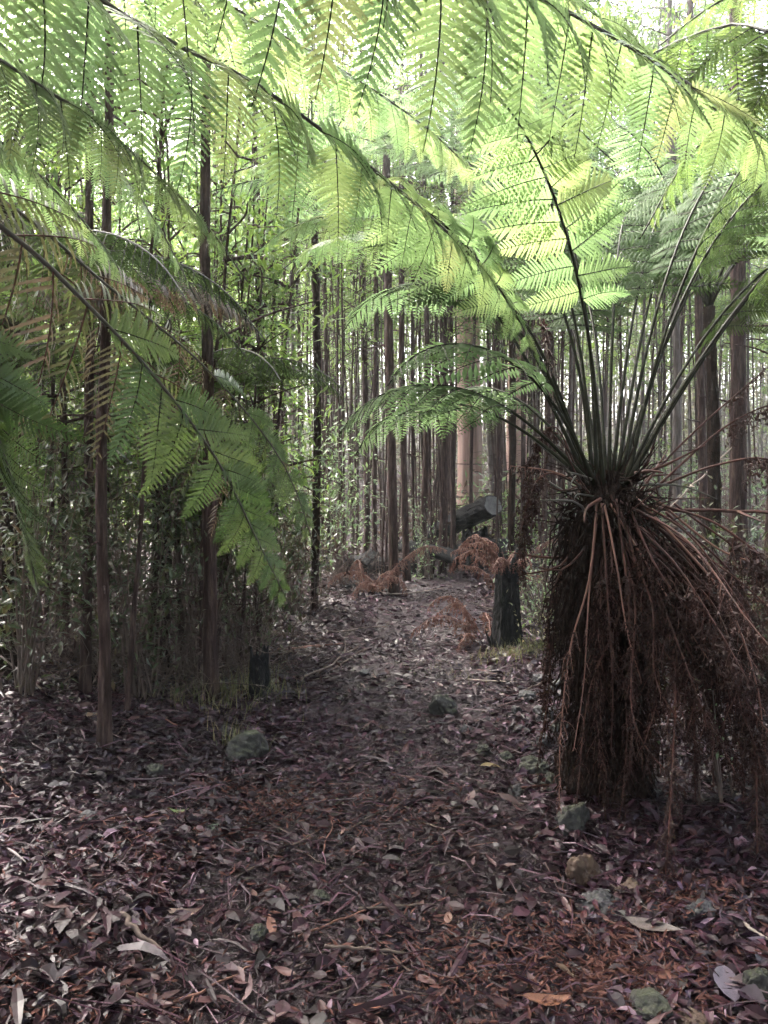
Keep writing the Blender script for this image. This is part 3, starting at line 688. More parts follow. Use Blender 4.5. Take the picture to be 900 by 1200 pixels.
for k, a in enumerate([
 (30, 830, 5.6, 1.2, .9, 90, 'brown twiggy dead bush behind the bleached leaning stick'),
 (120, 800, 5.8, 1.0, .9, 90, 'brown twiggy dead bush between the thicket trunks'),
 (190, 800, 5.9, 1.0, 1.0, 100, 'tangled dead bush beneath the leaning saplings'),
 (265, 790, 6.4, .8, .8, 80, 'dead bush between the stout dark stem and the small charred stump'),
 (90, 740, 7.4, 1.6, 1.4, 110, 'tall dead bush in the dim middle of the thicket'),
 (230, 740, 7.6, 1.5, 1.3, 110, 'tall dead bush behind the stout dark stem'),
 (330, 700, 9.0, 1.0, .9, 70, 'dead bush at the path edge behind the drooping frond tip'),
 (410, 690, 10.6, .9, .7, 60, 'low dead bush beside the charred fallen log'),
 (660, 700, 8.6, .9, .7, 70, 'dead bush behind the small leafy bush'),
 (830, 680, 6.4, 1.2, 1.0, 110, 'brown tangle of dead twigs behind the hanging dead fronds'),
 (900, 720, 5.6, 1.0, .9, 100, 'dark tangle of dead twigs beside the tree fern trunk'),
 (880, 630, 9.5, 1.6, 1.3, 100, 'dead bush at the foot of the stout trunk behind the tree fern'),
 (760, 640, 9.4, 1.5, 1.2, 80, 'dead bush seen past the crown of the tree fern'),
 (500, 650, 13.5, 2.0, .9, 90, 'low dead bush behind the row of trunks'),
 (590, 640, 14.5, 1.6, .9, 70, 'low dead bush behind the raised log')]): dead_bush(*a, seed=k)

# ------------------------------------------------------------------ the skirted tree fern
FX, FY = 1.09, 4.0; FZ = float(ground(FX, FY)); CR = at(712, 556, 4.0)
fern = thing('tree_fern', 'tree fern with shaggy trunk, green stalks and skirt of dead brown fronds', 'tree fern', (FX, FY, FZ))
g = np.random.default_rng(21)
mb = MB(); tp = spline([(FX, FY, FZ-.1), (FX+.02, FY, FZ+.5), (FX-.02, FY, FZ+1.05), (CR[0], CR[1], CR[2]+.02)], 30)
v, f = tube(tp, np.concatenate([np.linspace(.25, .16, 8), np.linspace(.16, .15, 14), np.linspace(.15, .04, 8)]), 26, True, .16, g); mb.add(v, f, 0)
trunk = mb.build('trunk', M['fibre'], fern)
mb = MB()                                              # fibrous mantle: uncountable old roots and stub ends
for k in range(1500):
    u = g.random(); i = int(u*28); p = tp[i]; a = g.uniform(0, 6.28); r = .125+.06*g.random()+.07*max(0, 1-u*4)
    q0 = p+np.array([math.cos(a)*r, math.sin(a)*r, 0]); l = g.uniform(.08, .35)
    q1 = q0+np.array([math.cos(a)*.05, math.sin(a)*.05, -l*.5])+g.normal(0, .03, 3); q2 = q1+np.array([math.cos(a)*.01, math.sin(a)*.01, -l*.5])+g.normal(0, .015, 3)
    v, f = tube([q0, q1, q2], [.005, .004, .0015], 3, False); mb.add(v, f)
for k in range(170):                                   # bristling fibres and broken scales round the crown
    a = g.uniform(0, 6.28); q0 = CR+np.array([math.cos(a)*.1, math.sin(a)*.1, g.uniform(-.35, .0)]); l = g.uniform(.1, .32); e = g.uniform(-.6, 1.3)
    q2 = q0+np.array([math.cos(a)*math.cos(e), math.sin(a)*math.cos(e), math.sin(e)])*l
    v, f = tube([q0, (q0+q2)/2+g.normal(0, .02, 3), q2], [.006, .005, .0015], 3, False); mb.add(v, f)
o = mb.build('fibre_mantle', M['fibre'], trunk); o['kind'] = 'stuff'; o.location = (0, 0, 0)
for k in range(44):                                    # broken stalk bases ringed round the crown
    a = g.uniform(0, 6.28); z = g.uniform(-.45, .02); p = CR+np.array([math.cos(a)*.15, math.sin(a)*.15, z]); l = g.uniform(.08, .42); e = g.uniform(-.5, 1.2)
    q = p+np.array([math.cos(a)*math.cos(e), math.sin(a)*math.cos(e), math.sin(e)])*l
    mb = MB(); v, f = tube(spline([p, (p+q)/2+g.normal(0, .03, 3), q], 6), np.linspace(.008, .003, 6)*g.uniform(.6, 1.4), 5); mb.add(v, f, 0, smooth=True); mb.build('stalk_stub', M['deadstalk' if k % 3 else 'rachis'], fern)
# live fronds: azimuth (0 = right, 90 = away), start and end elevation, length
live = [
 (172, 74, -42, 2.55, 1, 'green'), (150, 80, -34, 2.6, 1, 'green'), (205, 84, -30, 2.5, 1, 'green'),
 (125, 83, -30, 2.6, 1, 'green'), (240, 86, -20, 2.3, 1, 'green'), (95, 84, -25, 2.7, 0, 'green'),
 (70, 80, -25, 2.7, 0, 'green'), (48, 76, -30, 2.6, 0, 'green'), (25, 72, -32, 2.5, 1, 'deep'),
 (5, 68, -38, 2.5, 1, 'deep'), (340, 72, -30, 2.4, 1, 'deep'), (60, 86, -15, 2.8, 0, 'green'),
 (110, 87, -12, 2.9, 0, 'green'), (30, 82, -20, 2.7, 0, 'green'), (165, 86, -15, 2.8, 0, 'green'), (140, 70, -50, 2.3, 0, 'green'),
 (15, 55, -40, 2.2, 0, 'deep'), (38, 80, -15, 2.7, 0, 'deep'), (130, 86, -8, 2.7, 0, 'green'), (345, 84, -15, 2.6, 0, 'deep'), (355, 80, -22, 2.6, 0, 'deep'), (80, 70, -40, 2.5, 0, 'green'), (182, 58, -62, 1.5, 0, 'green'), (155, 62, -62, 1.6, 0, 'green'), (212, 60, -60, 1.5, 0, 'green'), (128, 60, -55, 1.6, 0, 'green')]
for k, (az, e0, e1, L, single, kd) in enumerate(live):
    b = CR+np.array([math.cos(rad(az))*.09, math.sin(rad(az))*.09, -.05])
    if az < 62 or az > 330: e0, e1, L = max(e0, 72)+4*(k % 2), e1+26, L+.35      # towards the side these stand tall
    P = frond_curve(b, az, e0-10*(k % 3), e1, L, 1.9, .12*math.sin(k), g)
    frond(fern, P, .0105, .003, .40, .125, .43, kd, bool(single), .22, seed=k, stipe='stipe', fwd=20)
# dead fronds: bare stalks and skirts hanging from the crown
skirt = [
 ([(716, 580, 3.9), (762, 680, 3.7), (790, 770, 3.5), (788, 900, 3.3), (780, 1025, 3.15)], .013, .17, 46, 0),
 ([(742, 580, 3.9), (800, 640, 3.75), (852, 705, 3.6), (886, 800, 3.5), (896, 880, 3.45)], .013, .10, 10, .6),
 ([(760, 578, 4.0), (840, 642, 3.9), (905, 668, 3.8), (980, 720, 3.8)], .012, .12, 16, .5),
 ([(735, 580, 3.95), (830, 690, 3.8), (880, 850, 3.5), (888, 1000, 3.25)], .013, .19, 48, .3),
 ([(700, 585, 3.85), (690, 680, 3.7), (668, 760, 3.65), (657, 860, 3.6), (655, 950, 3.55)], .010, .10, 18, .45),
 ([(722, 585, 3.85), (735, 690, 3.65), (742, 800, 3.6), (738, 905, 3.6)], .011, .13, 30, .3),
 ([(690, 575, 3.95), (640, 555, 3.9), (615, 600, 3.9), (612, 680, 3.9)], .009, .15, 26, .35),
 ([(690, 570, 4.0), (645, 552, 4.05), (598, 546, 4.1)], .010, .09, 10, .6),
 ([(680, 560, 4.1), (650, 500, 4.2), (622, 540, 4.3), (618, 640, 4.3)], .009, .16, 26, .35),
 ([(770, 570, 4.1), (850, 500, 4.2), (920, 470, 4.3), (1000, 470, 4.3)], .012, .14, 22, .4),
 ([(760, 575, 4.1), (840, 545, 4.0), (905, 540, 3.9), (960, 590, 3.9), (990, 690, 3.9)], .012, .18, 30, .35),
 ([(750, 570, 4.2), (820, 500, 4.4), (900, 430, 4.6)], .013, .1, 8, .7),
 ([(770, 590, 4.0), (850, 620, 3.8), (930, 700, 3.7), (960, 840, 3.6)], .012, .18, 36, .3),
 ([(765, 600, 4.1), (830, 700, 4.0), (840, 820, 3.95), (835, 930, 3.9)], .012, .19, 40, .2),
 ([(750, 600, 3.95), (795, 700, 3.8), (812, 830, 3.75), (815, 940, 3.7)], .012, .18, 40, .25),
 ([(728, 600, 3.8), (760, 720, 3.65), (765, 820, 3.6), (758, 900, 3.6)], .012, .16, 36, .25),
 ([(705, 590, 3.8), (712, 700, 3.65), (718, 800, 3.65), (716, 880, 3.65)], .011, .10, 18, .3),
 ([(700, 575, 4.1), (672, 650, 4.15), (664, 760, 4.15), (668, 860, 4.1)], .012, .12, 26, .25),
 ([(780, 600, 4.3), (870, 690, 4.3), (880, 800, 4.3), (870, 890, 4.25)], .012, .2, 40, .25),
 ([(790, 590, 4.4), (900, 680, 4.4), (930, 800, 4.4), (935, 890, 4.3)], .012, .2, 40, .25),
 ([(715, 590, 3.85), (745, 640, 3.75), (795, 720, 3.6), (835, 780, 3.5)], .009, .06, 6, .7),
 ([(708, 590, 3.8), (722, 660, 3.68), (735, 740, 3.6), (752, 800, 3.55)], .010, .05, 4, .7),
 ([(700, 600, 3.85), (690, 700, 3.7), (684, 800, 3.65), (672, 880, 3.6)], .009, .06, 8, .5)]
for k, (pts, r0, pl, n, t0) in enumerate(skirt):
    P = np.array([at(*q) for q in pts]); gz = ground(P[:, 0], P[:, 1])+.015; P[:, 2] = np.maximum(P[:, 2], gz)
    mb = MB(); dead_frond(mb, P, r0*.62, r0*.22, pl, n, np.random.default_rng(300+k), t0 or .3, curl=1.0); mb.build('dead_frond', [M['redtwig' if k in (1, 2, 4, 7, 20, 21, 22) else 'deadstalk'], M['deadfern']], fern)
for k in range(9):                                     # bare red stalks arching out of the skirt to the side
    a = g.uniform(-1.3, .55); rr_ = g.uniform(.45, 1.0); b = CR+np.array([math.cos(a)*.1, math.sin(a)*.1, -.1-.15*g.random()]); z2 = g.uniform(.1, 1.0)
    en = np.array([b[0]+math.cos(a)*rr_*1.15, b[1]+math.sin(a)*rr_*1.15, z2*.8+.03]); P = np.array([b, b*.6+en*.4+np.array([0, 0, .10])+g.normal(0, .03, 3), b*.25+en*.75+np.array([0, 0, .08])+g.normal(0, .03, 3), en])
    mb = MB(); dead_frond(mb, P, .0075, .002, g.uniform(.08, .2), int(g.integers(8, 24)), g, .5, curl=1.1, fluff=16); mb.build('dead_frond', [M['deadstalk'], M['deadfern']], fern)
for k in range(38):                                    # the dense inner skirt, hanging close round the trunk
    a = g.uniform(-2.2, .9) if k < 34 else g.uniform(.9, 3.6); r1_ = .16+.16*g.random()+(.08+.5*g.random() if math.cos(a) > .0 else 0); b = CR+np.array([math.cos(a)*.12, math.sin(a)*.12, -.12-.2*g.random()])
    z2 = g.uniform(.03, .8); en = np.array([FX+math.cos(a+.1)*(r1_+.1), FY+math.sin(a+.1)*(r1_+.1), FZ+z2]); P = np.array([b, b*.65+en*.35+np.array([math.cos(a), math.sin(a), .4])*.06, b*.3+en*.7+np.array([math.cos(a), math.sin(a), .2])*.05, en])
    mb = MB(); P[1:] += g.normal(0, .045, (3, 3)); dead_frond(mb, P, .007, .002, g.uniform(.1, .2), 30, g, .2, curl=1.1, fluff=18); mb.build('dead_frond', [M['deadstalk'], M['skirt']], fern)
# a few pale withered pinnae caught on the live stalks
mb = MB(); dead_frond(mb, [at(632, 372, 3.9), at(640, 400, 3.9), at(648, 470, 3.9)], .004, .002, .11, 7, np.random.default_rng(77), .1, curl=1.2, fluff=26); mb.build('withered_pinna', [M['paletwig'], M['deadfern']], fern)

# ------------------------------------------------------------------ tree ferns arching over from beside the path
def fern_trunk(name, label, x, y, z1, r=.2):
    z = float(ground(x, y)); root = thing(name, label, 'tree fern', (x, y, z)); g = np.random.default_rng(int(abs(x)*100))
    mb = MB(); v, f = tube(spline([(x, y, z-.1), (x+.04, y, z+z1*.5), (x, y, z1)], 24), np.linspace(r, r*.7, 24), 16, True, .1, g); mb.add(v, f, 0); mb.build('trunk', M['fibre'], root)
    return root, np.array([x, y, z1])
A, CA = fern_trunk('tree_fern', 'tall tree fern whose long bright fronds arch high over the path', -2.35, .75, 2.75)
def tofrond(root, crown, pts, **kw):
    P = [crown]+[at(*q) if len(q) == 3 and q[1] > 3.6 or q[1] < -3.6 else np.array(q) for q in pts]
    return frond(root, np.array(P), **kw)
def pxpts(*q): return [at(*a) for a in q]
frond(A, [CA, CA+np.array([.8, .7, .4])]+pxpts((120, 2, 2.0), (310, 105, 2.2), (500, 250, 2.45), (590, 345, 2.6), (640, 440, 2.7)), r0=.015, r1=.003, t0=.28, spacing=.19, pmax=.54, droop=.55, seed=101, fwd=10)
frond(A, [CA, CA+np.array([.55, .6, .3])]+pxpts((0, 70, 1.8), (110, 140, 2.0), (230, 250, 2.2), (290, 330, 2.3)), r0=.013, r1=.002, t0=.3, spacing=.13, pmax=.40, droop=.6, seed=102, fwd=20)
frond(A, [CA, CA+np.array([1.1, .5, .55]), np.array([-.35, 1.65, 3.0])]+pxpts((480, -75, 1.85), (640, 0, 1.95), (770, 75, 2.05), (900, 165, 2.2), (1010, 270, 2.3)), r0=.014, r1=.003, t0=.38, spacing=.175, pmax=.56, droop=.75, seed=103, fwd=10)
frond(A, [CA, CA+np.array([.6, 1.2, .7])]+pxpts((140, -60, 3.0), (330, 40, 3.3), (500, 150, 3.5), (620, 270, 3.6)), r0=.014, r1=.003, t0=.3, spacing=.15, pmax=.50, droop=.6, seed=104, fwd=18)
frond(A, [CA, CA+np.array([.2, 1.3, .5])]+pxpts((-60, 10, 2.8), (60, 110, 3.1), (170, 240, 3.3), (230, 350, 3.4)), r0=.014, r1=.003, t0=.3, spacing=.15, pmax=.46, droop=.6, seed=105, fwd=18)
frond(A, [CA, CA+np.array([.9, 1.0, .75])]+pxpts((180, -150, 2.9), (360, -60, 3.1), (560, 50, 3.3), (720, 190, 3.4)), r0=.014, r1=.003, t0=.3, spacing=.15, pmax=.50, droop=.6, seed=106, fwd=18)
frond(A, [CA, CA+np.array([.1, .9, .35])]+pxpts((-90, 110, 2.6), (30, 190, 2.9), (130, 300, 3.1), (180, 400, 3.2)), r0=.013, r1=.003, t0=.3, spacing=.15, pmax=.42, droop=.6, seed=107, fwd=18)
frond(A, [CA, CA+np.array([1.2, .8, .8])]+pxpts((430, -150, 2.5), (580, -60, 2.65), (730, 40, 2.8), (860, 150, 2.9), (950, 270, 3.0)), r0=.014, r1=.003, t0=.36, spacing=.16, pmax=.52, droop=.65, seed=108, fwd=14)
for k, az in enumerate((120, 160, 205, 250, 290, 330)):
    frond(A, frond_curve(CA, az, 62, -35, 2.6, 1.6), .015, .003, .32, .16, .42, 'green', False, .3, seed=110+k)
B, CB = fern_trunk('tree_fern', 'low tree fern with drooping olive fronds of glossy browning leaflets', -1.75, 1.25, 2.2)
frond(B, [CB, CB+np.array([.45, .35, .22])]+pxpts((0, 265, 1.95), (90, 345, 2.12), (180, 440, 2.3), (255, 540, 2.45), (300, 630, 2.55), (345, 720, 2.62)), r0=.013, r1=.002, t0=.26, spacing=.15, pmax=.46, kind=lambda u, g: 'olive' if g.random() > (u-.35)*2 else 'dark', droop=.45, seed=121, fwd=16, up=(.15, -.85, .5))
frond(B, [CB, CB+np.array([.35, .3, .12])]+pxpts((-45, 420, 1.75), (0, 520, 1.85), (28, 620, 1.95), (50, 720, 2.0)), r0=.011, r1=.002, t0=.3, spacing=.085, pmax=.34, kind='dark', droop=.30, seed=122, fwd=25, up=(-.3, -.5, .8))
frond(B, [CB, CB+np.array([.35, .7, .3])]+pxpts((10, 240, 2.5), (120, 330, 2.8), (240, 430, 3.0), (330, 540, 3.15), (372, 650, 3.2)), r0=.012, r1=.002, t0=.3, spacing=.17, pmax=.42, kind=lambda u, g: 'olive' if g.random() > (u-.5)*2 else 'dark', droop=.5, seed=123, fwd=16, up=(.3, -.8, .5))
for k, az in enumerate((170, 215, 260, 310)):
    frond(B, frond_curve(CB, az, 55, -45, 2.0, 1.5), .013, .003, .3, .15, .36, 'olive', False, .4, seed=130+k)
Rf, CF = fern_trunk('tree_fern', 'dark green tree fern leaning its fronds in beside the skirted tree fern', 2.75, 2.3, 2.45)
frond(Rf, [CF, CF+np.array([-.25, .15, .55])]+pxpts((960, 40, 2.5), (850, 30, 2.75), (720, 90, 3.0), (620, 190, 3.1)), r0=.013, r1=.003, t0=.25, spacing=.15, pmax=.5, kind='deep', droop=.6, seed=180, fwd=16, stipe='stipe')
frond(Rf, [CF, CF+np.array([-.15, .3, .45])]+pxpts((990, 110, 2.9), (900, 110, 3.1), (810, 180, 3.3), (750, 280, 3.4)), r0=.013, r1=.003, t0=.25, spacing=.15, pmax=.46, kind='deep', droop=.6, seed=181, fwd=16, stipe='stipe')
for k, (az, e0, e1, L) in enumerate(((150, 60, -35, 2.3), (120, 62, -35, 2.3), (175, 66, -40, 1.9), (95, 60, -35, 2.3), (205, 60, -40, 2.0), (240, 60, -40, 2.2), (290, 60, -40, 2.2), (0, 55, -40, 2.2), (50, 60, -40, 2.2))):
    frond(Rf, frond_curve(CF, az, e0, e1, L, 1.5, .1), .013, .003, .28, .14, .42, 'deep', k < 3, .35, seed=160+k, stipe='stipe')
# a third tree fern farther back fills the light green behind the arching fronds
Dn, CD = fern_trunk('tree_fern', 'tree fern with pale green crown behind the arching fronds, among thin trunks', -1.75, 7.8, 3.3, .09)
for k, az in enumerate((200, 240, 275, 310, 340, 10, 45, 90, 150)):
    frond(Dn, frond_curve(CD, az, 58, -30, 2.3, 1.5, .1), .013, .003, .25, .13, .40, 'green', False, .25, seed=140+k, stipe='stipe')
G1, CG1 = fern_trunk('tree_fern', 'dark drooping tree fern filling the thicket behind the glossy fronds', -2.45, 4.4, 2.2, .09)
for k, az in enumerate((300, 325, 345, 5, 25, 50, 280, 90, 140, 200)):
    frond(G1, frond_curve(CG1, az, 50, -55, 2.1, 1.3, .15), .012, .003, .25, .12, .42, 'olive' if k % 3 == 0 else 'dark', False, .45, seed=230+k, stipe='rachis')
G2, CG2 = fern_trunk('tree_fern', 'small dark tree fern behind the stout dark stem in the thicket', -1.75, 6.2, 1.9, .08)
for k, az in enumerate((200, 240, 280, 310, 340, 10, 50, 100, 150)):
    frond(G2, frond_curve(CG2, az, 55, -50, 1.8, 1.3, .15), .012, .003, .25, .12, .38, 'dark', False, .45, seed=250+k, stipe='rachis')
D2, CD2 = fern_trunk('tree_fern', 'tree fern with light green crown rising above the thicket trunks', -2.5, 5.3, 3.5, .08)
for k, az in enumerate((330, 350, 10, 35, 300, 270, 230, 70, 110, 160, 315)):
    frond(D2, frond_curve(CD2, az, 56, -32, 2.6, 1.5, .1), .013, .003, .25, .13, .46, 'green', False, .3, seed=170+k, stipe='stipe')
D3, CD3 = fern_trunk('tree_fern', 'slim tree fern with high crown among thin trunks near the path bend', -.75, 8.6, 4.5, .045)
for k, az in enumerate((200, 235, 270, 300, 330, 0, 30, 70, 120, 160)):
    frond(D3, frond_curve(CD3, az, 55, -30, 2.6, 1.5, .1), .013, .003, .22, .13, .46, 'green', False, .3, seed=190+k, stipe='stipe')
D4, CD4 = fern_trunk('tree_fern', 'tree fern with high crown beyond the burnt stump', 1.5, 9.6, 4.6, .045)
for k, az in enumerate((200, 235, 270, 300, 330, 0, 40, 90, 140, 170)):
    frond(D4, frond_curve(CD4, az, 55, -30, 2.6, 1.5, .1), .013, .003, .22, .13, .46, 'green', False, .3, seed=210+k, stipe='stipe')
E, CE = fern_trunk('tree_fern', 'tree fern with spreading crown behind the skirted tree fern', 2.75, 6.8, 3.0, .06)
for k, az in enumerate((100, 140, 170, 195, 220, 250, 285, 320, 20)):
    frond(E, frond_curve(CE, az, 60, -30, 2.5, 1.5, .1), .013, .003, .25, .13, .42, 'green', False, .25, seed=150+k, stipe='stipe')

# ------------------------------------------------------------------ burnt stumps, logs
def stump(px, by, d, w, h, label, seed, name='burnt_stump', lean=(0, 0)):
    g = np.random.default_rng(seed); p = at(px, by, d); x, y = p[0], p[1]; z = float(ground(x, y)); r = .5*w/F*d; hh = h/F*d
    root = thing(name, label, 'stump', (x, y, z)); n = 22; s = 26; t = np.linspace(0, 1, n); th = np.linspace(0, 2*math.pi, s, endpoint=False)
    groove = 1+.13*np.sin(th*5+g.uniform(0, 6))+.08*np.sin(th*9+2)+g.normal(0, .06, s)
    jag = np.clip(g.normal(0, .10, s)+.09*np.sin(th*2+1), -.28, .2)*hh
    V = []
    for i, u in enumerate(t):
        rr = r*(1+.5*math.exp(-u*7))*(1-.2*u)*groove*(1+g.normal(0, .025, s))
        V.append(np.stack([x+lean[0]*hh*u+np.cos(th)*rr, y+lean[1]*hh*u+np.sin(th)*rr, z-.05+(hh+.05)*u+jag*u**4], -1))
    top = V[-1].copy()
    for sc, dz in ((.7, -.03), (.35, -.06)):
        c = top.mean(0); q = c+(top-c)*sc; q[:, 2] = c[2]+dz+g.normal(0, .012, s); V.append(q)
    V = np.array(V); m = len(V); i = np.arange(m-1)[:, None]*s; j = np.arange(s)[None]; k = (j+1) % s
    mb = MB(); mb.add(np.vstack([V.reshape(-1, 3), V[-1].mean(0)]), [np.stack([i+j, i+k, i+s+k, i+s+j], -1).reshape(-1, 4), np.stack([(m-1)*s+np.arange(s), (m-1)*s+(np.arange(s)+1) % s, np.full(s, m*s)], -1)])
    mb.build('charred_bole', M['char'], root)
    mb = MB()                                           # loose charred splinters at the foot
    for q in range(14):
        a = g.uniform(0, 6.28); b = np.array([x+math.cos(a)*r*1.25, y+math.sin(a)*r*1.25, z-.02]); e = b+np.array([g.normal(0, .03)-.2*math.cos(a)*r, g.normal(0, .03)-.2*math.sin(a)*r, g.uniform(.08, .35)*hh])
        v, f = tube([b, (b+e)/2, e], [.014, .011, .003], 4); mb.add(v, f)
    mb.build('splinters', M['char'], root)
    return root
ST = gd(757, 595)
stump(595, 755, ST, 31, 105, 'tall burnt black stump standing beside the path with rusty dead fern on it', 31)
stump(303, 815, gd(818, 303), 24, 52, 'small charred black stump at the edge of the thicket', 32)
stump(557, 655, 12.35, 34, 44, 'squat black stump propping up the raised sawn log', 33)

def log(a, b, r, label, seed, mat='char', cut=True, name='fallen_log'):
    g = np.random.default_rng(seed); a, b = np.array(a), np.array(b); c = (a+b)/2; root = thing(name, label, 'log', tuple(np.array([c[0], c[1], float(ground(c[0], c[1]))])))
    P = spline([b, (a+b)/2+g.normal(0, .02, 3), a], 26); mb = MB(); v, f = tube(P, r*np.linspace(.9, 1, 26)*(1+.05*np.sin(np.linspace(0, 9, 26)+seed)), 22, False, .035, g); th_ = np.tile(np.linspace(0, 2*math.pi, 22, endpoint=False), 26); cc = np.repeat(P, 22, 0); v = cc+(v-cc)*(1+.06*np.sin(th_*5+seed)+.05*np.sin(th_*2+1))[:, None]; mb.add(v, f, 0)
    for q in range(10):                                 # lifting flakes of charred bark
        i_ = int(g.integers(1, 24))*22+int(g.integers(0, 22)); o_ = nrm(v[i_]-cc[i_]); e_ = v[i_]+o_*r*.10+(P[-1]-P[0])*g.uniform(.05, .14); b_, f_ = tube([v[i_]-o_*.02, (v[i_]+e_)/2+o_*.008, e_], [r*.08, r*.07, r*.02], 5); mb.add(b_, f_, 0)
    s = 22; ring = v[-s:]; inner = a+(ring-a)*.93
    q = np.vstack([ring, inner]); j = np.arange(s); k = (j+1) % s; mb.add(q, np.stack([j, k, s+k, s+j], -1), 0)
    e = np.vstack([v[:s], b]); mb.add(e, np.stack([k, j, np.full(s, s)], -1), 0)
    mb.build('bark', M[mat], root)
    if cut:
        ax = nrm(a-b); disc = []
        for sc in (.93, .6, .25): disc.append(a+(ring-a)*sc-ax*.004*(sc < .9)+ax*.001)
        D_ = np.vstack(disc+[a[None]]); i0 = np.arange(2)[:, None]*s
        mb = MB(); mb.add(D_, [np.stack([i0+j, i0+k, i0+s+k, i0+s+j], -1).reshape(-1, 4), np.stack([2*s+j, 2*s+k, np.full(s, 3*s)], -1)]); mb.build('cut_end', M['cutwood'], root)
    return root
log(at(578, 592, 12.0), at(476, 640, 13.9), .168, 'raised dark log with pale sawn end propped above the path bend', 51)
log(at(378, 662, 11.4), at(482, 664, 12.4), .15, 'charred black log lying flat among the row of trunks', 52, cut=False)
log(at(420, 668, 11.0), at(436, 652, 12.6), .13, 'short charred black log lying end on beside the flat charred log', 53, cut=False)
log(at(600, 640, 11.9), at(520, 650, 12.6), .12, 'dark rotten log heaped under the raised sawn log', 56, cut=False)
log(at(540, 655, 11.3), at(470, 640, 12.3), .10, 'black branch log heaped against the squat black stump', 57, cut=False)
log(at(612, 650, 11.4), at(560, 628, 12.5), .09, 'thin dark log crossing the heap beneath the raised log', 58, cut=False)
log(at(622, 783, 6.5), at(700, 764, 6.9), .085, 'black charred log end poking out beside the tree fern trunk', 54, cut=False)
log(at(360, 700, 9.8), at(420, 690, 10.2), .09, 'dark rotting log at the path edge under the rust coloured fern', 55, cut=False)

# ------------------------------------------------------------------ rust coloured dead ferns
def rust_fern(base, label, fr, seed, pl=.12, fluff=16):
    g = np.random.default_rng(seed); root = thing('dead_fern', label, 'fern', tuple(base))
    for k, (az, e0, e1, L) in enumerate(fr):
        L *= g.uniform(.6, 1.15); mb = MB(); dead_frond(mb, frond_curve(np.array(base)+g.normal(0, .04, 3)*np.array([1, 1, .2]), az+g.uniform(-25, 25), e0+g.uniform(-22, 4), e1+g.uniform(-10, 40), L, g.uniform(.9, 1.8), g.uniform(-.6, .6))+np.cumsum(g.normal(0, .008, (13, 3)), 0), .006, .002, pl, int(L*34), g, .22, curl=.8, fluff=fluff)
        mb.build('frond', [M['redtwig'], M['rustfern']], root)
bx_, by_ = at(595, 660, ST)[:2]
rust_fern((bx_-.02, by_, at(595, 662, ST)[2]), 'rust coloured dead fern slumped over the top of the burnt stump', [(185, 62, -75, .62), (205, 50, -80, .6), (240, 55, -80, .5), (150, 65, -60, .55), (20, 60, -70, .4), (300, 60, -80, .42), (100, 70, -40, .5), (170, 72, -85, .8), (270, 50, -80, .35), (60, 65, -50, .4)], 61, .13)
p = at(566, 700, ST+.25); z = float(ground(p[0], p[1]))
rust_fern((p[0], p[1], z), 'rust coloured drooping dead fern beside the burnt stump', [(175, 84, -85, .85), (200, 82, -85, .75), (150, 84, -80, .7), (250, 84, -85, .7), (100, 82, -80, .7)], 62, .13)
p = at(437, 708, 9.6); z = float(ground(p[0], p[1]))
rust_fern((p[0], p[1], z), 'rust coloured dead fern standing beside the tall twin trunk', [(190, 86, -70, .95), (30, 86, -75, .95), (330, 85, -75, 1.0), (120, 85, -70, .9), (230, 85, -80, .8), (0, 88, -60, 1.15)], 63, .15)
p = at(588, 640, 9.8); z = float(ground(p[0], p[1]))
rust_fern((p[0], p[1], z), 'rust coloured dead bracken behind the burnt stump', [(a, 80, -50, 1.0+.1*(a % 3)) for a in (20, 80, 140, 190, 240, 300)], 64, .16)
p = at(880, 620, 6.0); z = float(ground(p[0], p[1]))
rust_fern((p[0], p[1], z), 'brown dead fern in the tangle behind the hanging dead fronds', [(a, 82, -60, 1.3+.1*(a % 3)) for a in (10, 80, 140, 200, 250, 310)], 65, .18)

# ------------------------------------------------------------------ stones
def stone(px, by, d, w, h, label, mat='moss', seed=0, sink=.35, sq=1.0):
    g = np.random.default_rng(1500+seed); p = at(px, by, d); x, y = p[0], p[1]; z = float(ground(x, y))
    bm = bmesh.new(); bmesh.ops.create_icosphere(bm, subdivisions=5, radius=1); V = np.array([v.co[:] for v in bm.verts]); Ff = np.array([[v.index for v in f.verts] for f in bm.faces]); bm.free()
    r = np.ones(len(V))
    for k in range(15):                                # broken flat facets
        n_ = nrm(g.standard_normal(3)); dd = g.uniform(.55, .85); pr = V@n_; r = np.minimum(r, np.where(pr > dd, dd/np.maximum(pr, 1e-6), 1))
    for k in range(26):
        w_ = g.uniform(1, 14); n_ = nrm(g.standard_normal(3))*w_*1.7; r = r+.05/(1+.35*w_)*np.sin(V@n_+g.uniform(0, 6))
    a = g.uniform(0, 3); rx, rz = .44*w/F*d, .5*h/F*d; S = V*r[:, None]
    S = np.stack([S[:, 0]*rx*1.08, S[:, 1]*rx*sq, S[:, 2]*rz*1.25], -1)
    S += np.array([x, y, z+rz*1.25*(1-2*sink*.8)])
    mb = MB(); mb.add(S, Ff, smooth=True); return tag(mb.build('stone', M[mat], None, (x, y, z)), label, 'stone')
